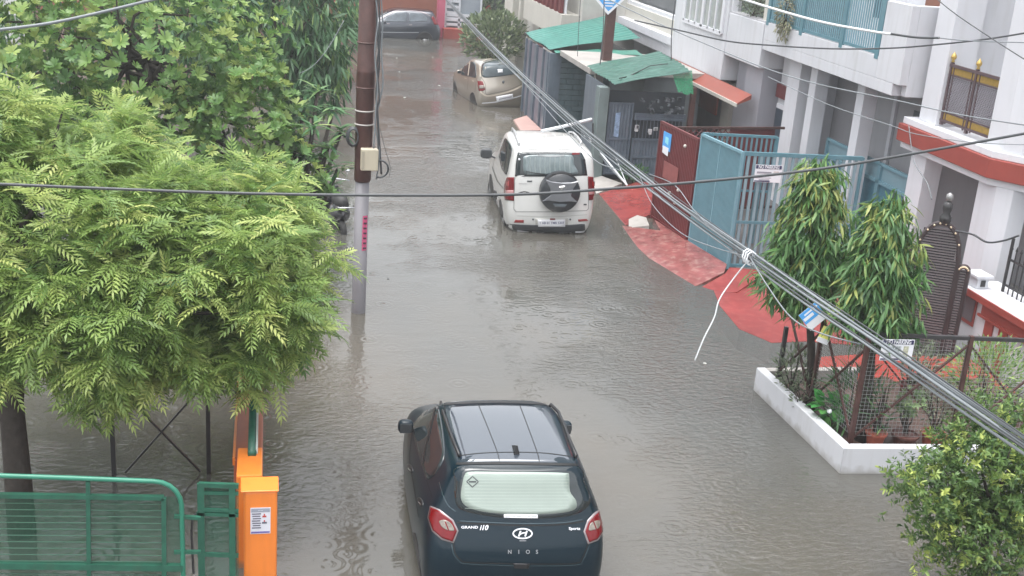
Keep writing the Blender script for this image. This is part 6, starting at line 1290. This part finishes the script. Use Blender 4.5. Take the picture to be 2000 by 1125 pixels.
cover_plate([(-0.35, -0.52), (0.35, -0.52), (0.25, -0.66), (-0.25, -0.66)], mat('cover_mid', (0.10, 0.12, 0.14), 0.35, coat=0.5), 'cover_lip')
cover_plate([(-0.12, 0.36), (-0.01, 0.14), (0.14, 0.40)], M_chrome, 'cover_emblem', -0.222, 0.004)
cover_plate([(-0.75, 0.70), (-0.45, 0.98), (0, 1.06), (0.45, 0.98), (0.75, 0.70), (0, 0.60)][::-1], M_black, 'cover_hood', -0.16)
sv_.patch('side_window', [(243, 345), (268, 262), (292, 216), (330, 255), (348, 312), (330, 400), (302, 520), (262, 465)], M_glass, 0.006)
sv_.strip('door_pillar', [(286, 228), (300, 330), (282, 480)], 7, M_black, 0.010); sv_.strip('window_seal', [(240, 350), (262, 465), (302, 525)], 5, M_black, 0.010)
sv_.strip('body_side_trim', [(180, 455), (215, 560), (240, 600), (275, 640)], 6, mat('dark_line', (0.1, 0.1, 0.09), 0.5), 0.006)
sv_.strip('sill_trim', [(188, 690), (215, 770), (240, 840)], 9, M_plastic, 0.010)
sv_.patch('wheel_arch', [(158, 540), (170, 520), (186, 610), (195, 690), (190, 735), (172, 700), (158, 620)], M_black, 0.008); sv_.patch('wheel_arch', [(240, 740), (252, 735), (268, 830), (272, 925), (255, 905), (242, 830)], M_black, 0.008)
for kind in ('R',):
    sv_.patch('side_window', [(0.45, 1.42), (1.2, 1.38), (2.35, 1.36), (2.2, 1.74), (1.2, 1.80), (0.5, 1.78)], M_glass, 0.006, kind=kind)
sv_.patch('windscreen', [(-0.6, 1.72), (0, 1.76), (0.6, 1.72), (0.7, 1.42), (0, 1.44), (-0.7, 1.42)], M_glass, 0.006, kind='front')
for pts in ([(350, 142), (366, 180), (385, 225), (405, 278)], [(832, 143), (860, 185), (892, 230), (925, 277)]):
    rp = [PW[sv_.t] @ sv_.px(u, v, 0.07) for u, v in pts]; MB().tube([PW[sv_.t] @ sv_.px(*pts[0], 0.0)]+rp+[PW[sv_.t] @ sv_.px(*pts[-1], 0.0)], [0.03]+[0.024]*4+[0.03], 8).build('roof_rail', mat('silver_rail', (0.5, 0.51, 0.52), 0.3, metal=0.5), sv_.t, smooth=True)
for k in range(5): sv_.strip('roof_rib', [(480+k*75, 185), (482+k*84, 262)], 8, mat('white_rib', (0.50, 0.50, 0.47), 0.4), 0.006)
sv_.mirror((-1.05, 2.42, 1.30), -1, M_plastic, (0.13, 0.07, 0.11)); sv_.mirror((1.05, 2.42, 1.28), 1, M_plastic, (0.12, 0.07, 0.11))
for y_ in (0.75, 3.1):
    for sg in (-1, 1): sv_.wheel(y_, 0.84, 0.34, 0.2, sg)
a_ = sv_.px(455, 135, 0.0); 

# ------------------------------------------------ beige hatchback
P_beige = paint('beige_car_paint', (0.31, 0.28, 0.235), 0.45, 0.32)
R, cr, cf = hatch_rings()
bx_ = Car('hatchback_car', 'beige hatchback standing at an angle beside the green-roofed sheds, wheels under water', (7.12, 35.5, -0.3), R_(7.4), R, cr, cf, (0.88, 0.93, 1.02), P_beige, (640, 0, 4.0))
bx_.patch('rear_window', [(1210, 500), (1250, 482), (1350, 462), (1432, 452), (1460, 480), (1492, 540), (1488, 572), (1380, 592), (1240, 607), (1205, 590), (1203, 540)], mat('beige_glass', (0.07, 0.09, 0.10), 0.08, var=0.3, vscale=4), 0.008)
bx_.patch('window_sticker', [(1328, 542), (1366, 540), (1368, 566), (1330, 570)], M_whitepl, 0.012, rnd=False, rings=2)
bx_.strip('window_frame', [(1195, 600), (1192, 520), (1212, 478), (1300, 455), (1432, 440), (1475, 490), (1510, 565)], 10, mat('beige_edge', (0.52, 0.46, 0.38), 0.3, coat=1), 0.006)
tl = bx_.patch('tail_lamp', [(1172, 630), (1212, 636), (1232, 700), (1215, 710), (1182, 712), (1174, 670)], M_lampred, 0.010, rnd=False); bx_.patch('reversing_lens', [(1182, 668), (1222, 666), (1226, 690), (1184, 694)], M_lampclr, 0.014, parent=tl, rnd=False, rings=2)
bx_.strip('tailgate_gap', [(1200, 605), (1232, 660), (1238, 735), (1300, 728), (1420, 700), (1512, 660)], 5, mat('beige_gap', (0.14, 0.12, 0.10), 0.5), 0.004)
bx_.strip('bumper_edge', [(1192, 715), (1240, 748), (1330, 738), (1440, 708), (1522, 668)], 11, mat('beige_edge', (0, 0, 0)), 0.008); bx_.strip('bumper_edge', [(1205, 806), (1320, 795), (1440, 768), (1525, 742)], 8, M_whitepl, 0.008)
npl = bx_.patch('number_plate', [(1315, 755), (1445, 733), (1450, 772), (1322, 800)], M_whitepl, 0.014, rnd=False, rings=2); bx_.strip('plate_marks', [(1335, 776), (1435, 755)], 9, mat('plate_ink2', (0.3, 0.3, 0.34), 0.5), 0.017, parent=npl)
bx_.patch('emblem', [(1372+10*math.cos(k*0.8), 640+12*math.sin(k*0.8)) for k in range(8)], M_plastic, 0.010, rings=2)
bx_.patch('side_window', [(1045, 582), (1062, 520), (1090, 482), (1148, 488), (1160, 540), (1158, 602), (1100, 592)], M_glass, 0.006)
bx_.strip('door_pillar', [(1112, 484), (1098, 590)], 7, mat('beige_edge', (0, 0, 0)), 0.010); bx_.strip('window_seal', [(1043, 584), (1100, 596), (1162, 608)], 4, M_black, 0.010)
bx_.strip('door_gap', [(1100, 596), (1092, 700)], 3, mat('beige_gap', (0, 0, 0))); bx_.strip('door_gap', [(1165, 610), (1150, 720)], 3, mat('beige_gap', (0, 0, 0)))
for u, v in ((1072, 610), (1130, 632)): bx_.strip('door_handle', [(u, v), (u+16, v+3)], 7, mat('beige_edge', (0, 0, 0)), 0.014)
bx_.patch('windscreen', [(-0.44, 1.42), (0, 1.43), (0.44, 1.42), (0.5, 1.18), (0, 1.16), (-0.5, 1.18)], M_glass, 0.006, kind='front')
bx_.patch('side_window', [(0.62, 1.14), (1.9, 1.10), (2.1, 1.12), (1.9, 1.34), (0.8, 1.38)], M_glass, 0.006, kind='R')
for y_ in (0.62, 2.75):
    for sg in (-1, 1):
        bx_.patch('wheel_arch', [(y_+0.33*math.cos(a*math.pi/8), 0.30+0.33*math.sin(a*math.pi/8)) for a in range(9)]+[(y_, 0.24)], M_black, 0.006, kind='L' if sg < 0 else 'R'); bx_.wheel(y_, 0.71, 0.28, 0.15, sg)
bx_.mirror((-0.80, 2.15, 1.02), -1, P_beige, (0.08, 0.05, 0.06)); bx_.mirror((0.80, 2.15, 1.02), 1, M_black, (0.08, 0.05, 0.06))

# ------------------------------------------------ far blue-grey car seen side on
P_navy = paint('blue_grey_car_paint', (0.02, 0.028, 0.045), 0.4, 0.3)
R, cr, cf = hatch_rings()
fc_ = Car('hatchback_car', 'blue-grey hatchback parked side on at the far end of the street', (7.32, 51.75, -0.32), R_(90), R, cr, cf, (1.0, 1.02, 1.0), P_navy, (640, 0, 4.0))
fc_.patch('side_window', [(1.45, 1.02), (2.55, 1.0), (2.35, 1.16), (1.95, 1.37), (1.45, 1.42)], mat('far_glass', (0.10, 0.12, 0.14), 0.1, var=0.4, vscale=3), 0.008, kind='L', rnd=False); fc_.patch('side_window', [(0.58, 1.10), (1.38, 1.03), (1.38, 1.42), (0.85, 1.40), (0.62, 1.25)], mat('far_glass', (0, 0, 0)), 0.008, kind='L', rnd=False)
fc_.strip('roof_line', [(0.45, 1.30), (0.8, 1.44), (1.4, 1.475), (1.95, 1.43), (2.6, 1.08)], 0.022, M_chromep, 0.010, kind='L'); fc_.strip('side_moulding', [(0.95, 0.62), (1.8, 0.58), (2.6, 0.56)], 0.03, mat('moulding', (0.3, 0.32, 0.35), 0.3), 0.012, kind='L')
fc_.patch('tail_lamp', [(0.10, 0.95), (0.30, 0.98), (0.42, 1.25), (0.34, 1.32), (0.16, 1.12)], M_lampred, 0.012, kind='L', rnd=False)
fc_.patch('rear_window', [(-0.5, 1.38), (0.5, 1.38), (0.6, 1.06), (-0.6, 1.06)], M_glass, 0.006, kind='rear', rnd=False); fc_.patch('windscreen', [(-0.5, 1.38), (0.5, 1.38), (0.6, 1.14), (-0.6, 1.14)], M_glass, 0.006, kind='front', rnd=False)
fc_.strip('door_gap', [(1.42, 1.0), (1.44, 0.5)], 0.012, M_seam, 0.004, kind='L')
for u in (1.25, 2.2): fc_.strip('door_handle', [(u, 0.92), (u+0.12, 0.92)], 0.03, M_chromep, 0.014, kind='L')
for y_ in (0.68, 3.05):
    for sg in (-1, 1):
        fc_.patch('wheel_arch', [(y_+0.36*math.cos(a*math.pi/8), 0.30+0.36*math.sin(a*math.pi/8)) for a in range(9)]+[(y_, 0.24)], M_black, 0.006, kind='L' if sg < 0 else 'R'); fc_.wheel(y_, 0.86, 0.30, 0.18, sg)
fc_.mirror((-0.92, 2.42, 1.0), -1, P_navy, (0.08, 0.05, 0.06)); fc_.mirror((0.92, 2.42, 1.0), 1, P_navy, (0.08, 0.05, 0.06))

# ------------------------------------------------ scooter half hidden behind the pole
b0 = W(668, 452, 0); sc_ = thing('scooter', 'black scooter parked in the water, half hidden between leaves and the grey pole', 'scooter', (b0.x, b0.y, -0.3), R_(8))
T = PW[sc_]
def wheel2(y, name='wheel'):
    n = 20; V = []; pf = [(0.14, -0.05), (0.235, -0.05), (0.25, -0.03), (0.25, 0.03), (0.235, 0.05), (0.14, 0.05)]
    for rr, xx in pf: V += [T @ Vector((xx, y+rr*math.cos(2*math.pi*k/n), 0.25+rr*math.sin(2*math.pi*k/n))) for k in range(n)]
    w_ = mkobj(name, V, [(i*n+k, i*n+(k+1) % n, (i+1)*n+(k+1) % n, (i+1)*n+k) for i in range(5) for k in range(n)], M_tyre, sc_, None, True)
wheel2(0.0); wheel2(1.25)
MB().lathe((0, 0, 0), [(0.02, -0.3), (0.16, -0.2), (0.19, 0.1), (0.12, 0.42), (0.02, 0.5)], 14).build('tail_body', mat('scooter_black', (0.02, 0.02, 0.024), 0.25, coat=0.8), sc_, M=T @ Matrix.Translation((0, 0.25, 0.62)) @ Matrix.Rotation(R_(-90), 4, 'X') @ Matrix.Translation((0, 0, 0)), smooth=True)
MB().tube([(0, -0.05, 0.82), (0, 0.2, 0.86), (0, 0.6, 0.80)], [0.11, 0.14, 0.10], 10).build('seat', mat('seat_vinyl', (0.03, 0.03, 0.03), 0.6), sc_, M=T, smooth=True)
MB().hexa([(-0.17, 0.95, 0.3), (0.17, 0.95, 0.3), (0.12, 1.08, 0.3), (-0.12, 1.08, 0.3)], [(-0.12, 1.0, 0.95), (0.12, 1.0, 0.95), (0.08, 1.1, 0.95), (-0.08, 1.1, 0.95)]).build('leg_shield', mat('scooter_black', (0, 0, 0)), sc_, M=T, bevel=0.02)
MB().box(-0.13, 0.13, 0.5, 0.98, 0.3, 0.36).build('footboard', M_plastic, sc_, M=T)
MB().tube([(-0.32, 0.95, 1.05), (0, 1.05, 1.08), (0.32, 0.95, 1.05)], 0.016, 8).build('handlebar', M_chrome, sc_, M=T, smooth=True)
MB().tube([(0, 1.25, 0.25), (0, 1.08, 0.9), (0, 1.04, 1.08)], 0.025, 8).build('front_fork', M_plastic, sc_, M=T, smooth=True)
for x_ in (-0.24, 0.24): MB().tube([(x_, 0.96, 1.06), (x_*1.2, 0.97, 1.22)], 0.006, 6).build('mirror_stalk', M_chrome, sc_, M=T); MB().ball((x_*1.2, 0.97, 1.25), 0.05, 10, 0.7).build('mirror', M_chrome, sc_, M=T, smooth=True)
MB().tube([(-0.16, -0.22, 0.86), (-0.15, -0.42, 0.88), (0.15, -0.42, 0.88), (0.16, -0.22, 0.86)], 0.014, 6).build('grab_rail', M_chrome, sc_, M=T, smooth=True)
# ================================================================== rain haze: one closed box of even, pale air
hz = MB().box(-24, 40, -4, 78, -1.4, 11.0).solo('haze', bpy.data.materials.new('rain_haze'), None, None, kind='stuff')
hm = hz.data.materials[0]; hm.use_nodes = True; hn = hm.node_tree; hn.nodes.remove(hn.nodes['Principled BSDF'])
pv = hn.nodes.new('ShaderNodeVolumePrincipled'); pv.inputs['Color'].default_value = (0.93, 0.95, 0.97, 1); pv.inputs['Density'].default_value = 0.0019; pv.inputs['Anisotropy'].default_value = 0.3
hn.links.new(pv.outputs[0], hn.nodes['Material Output'].inputs['Volume'])
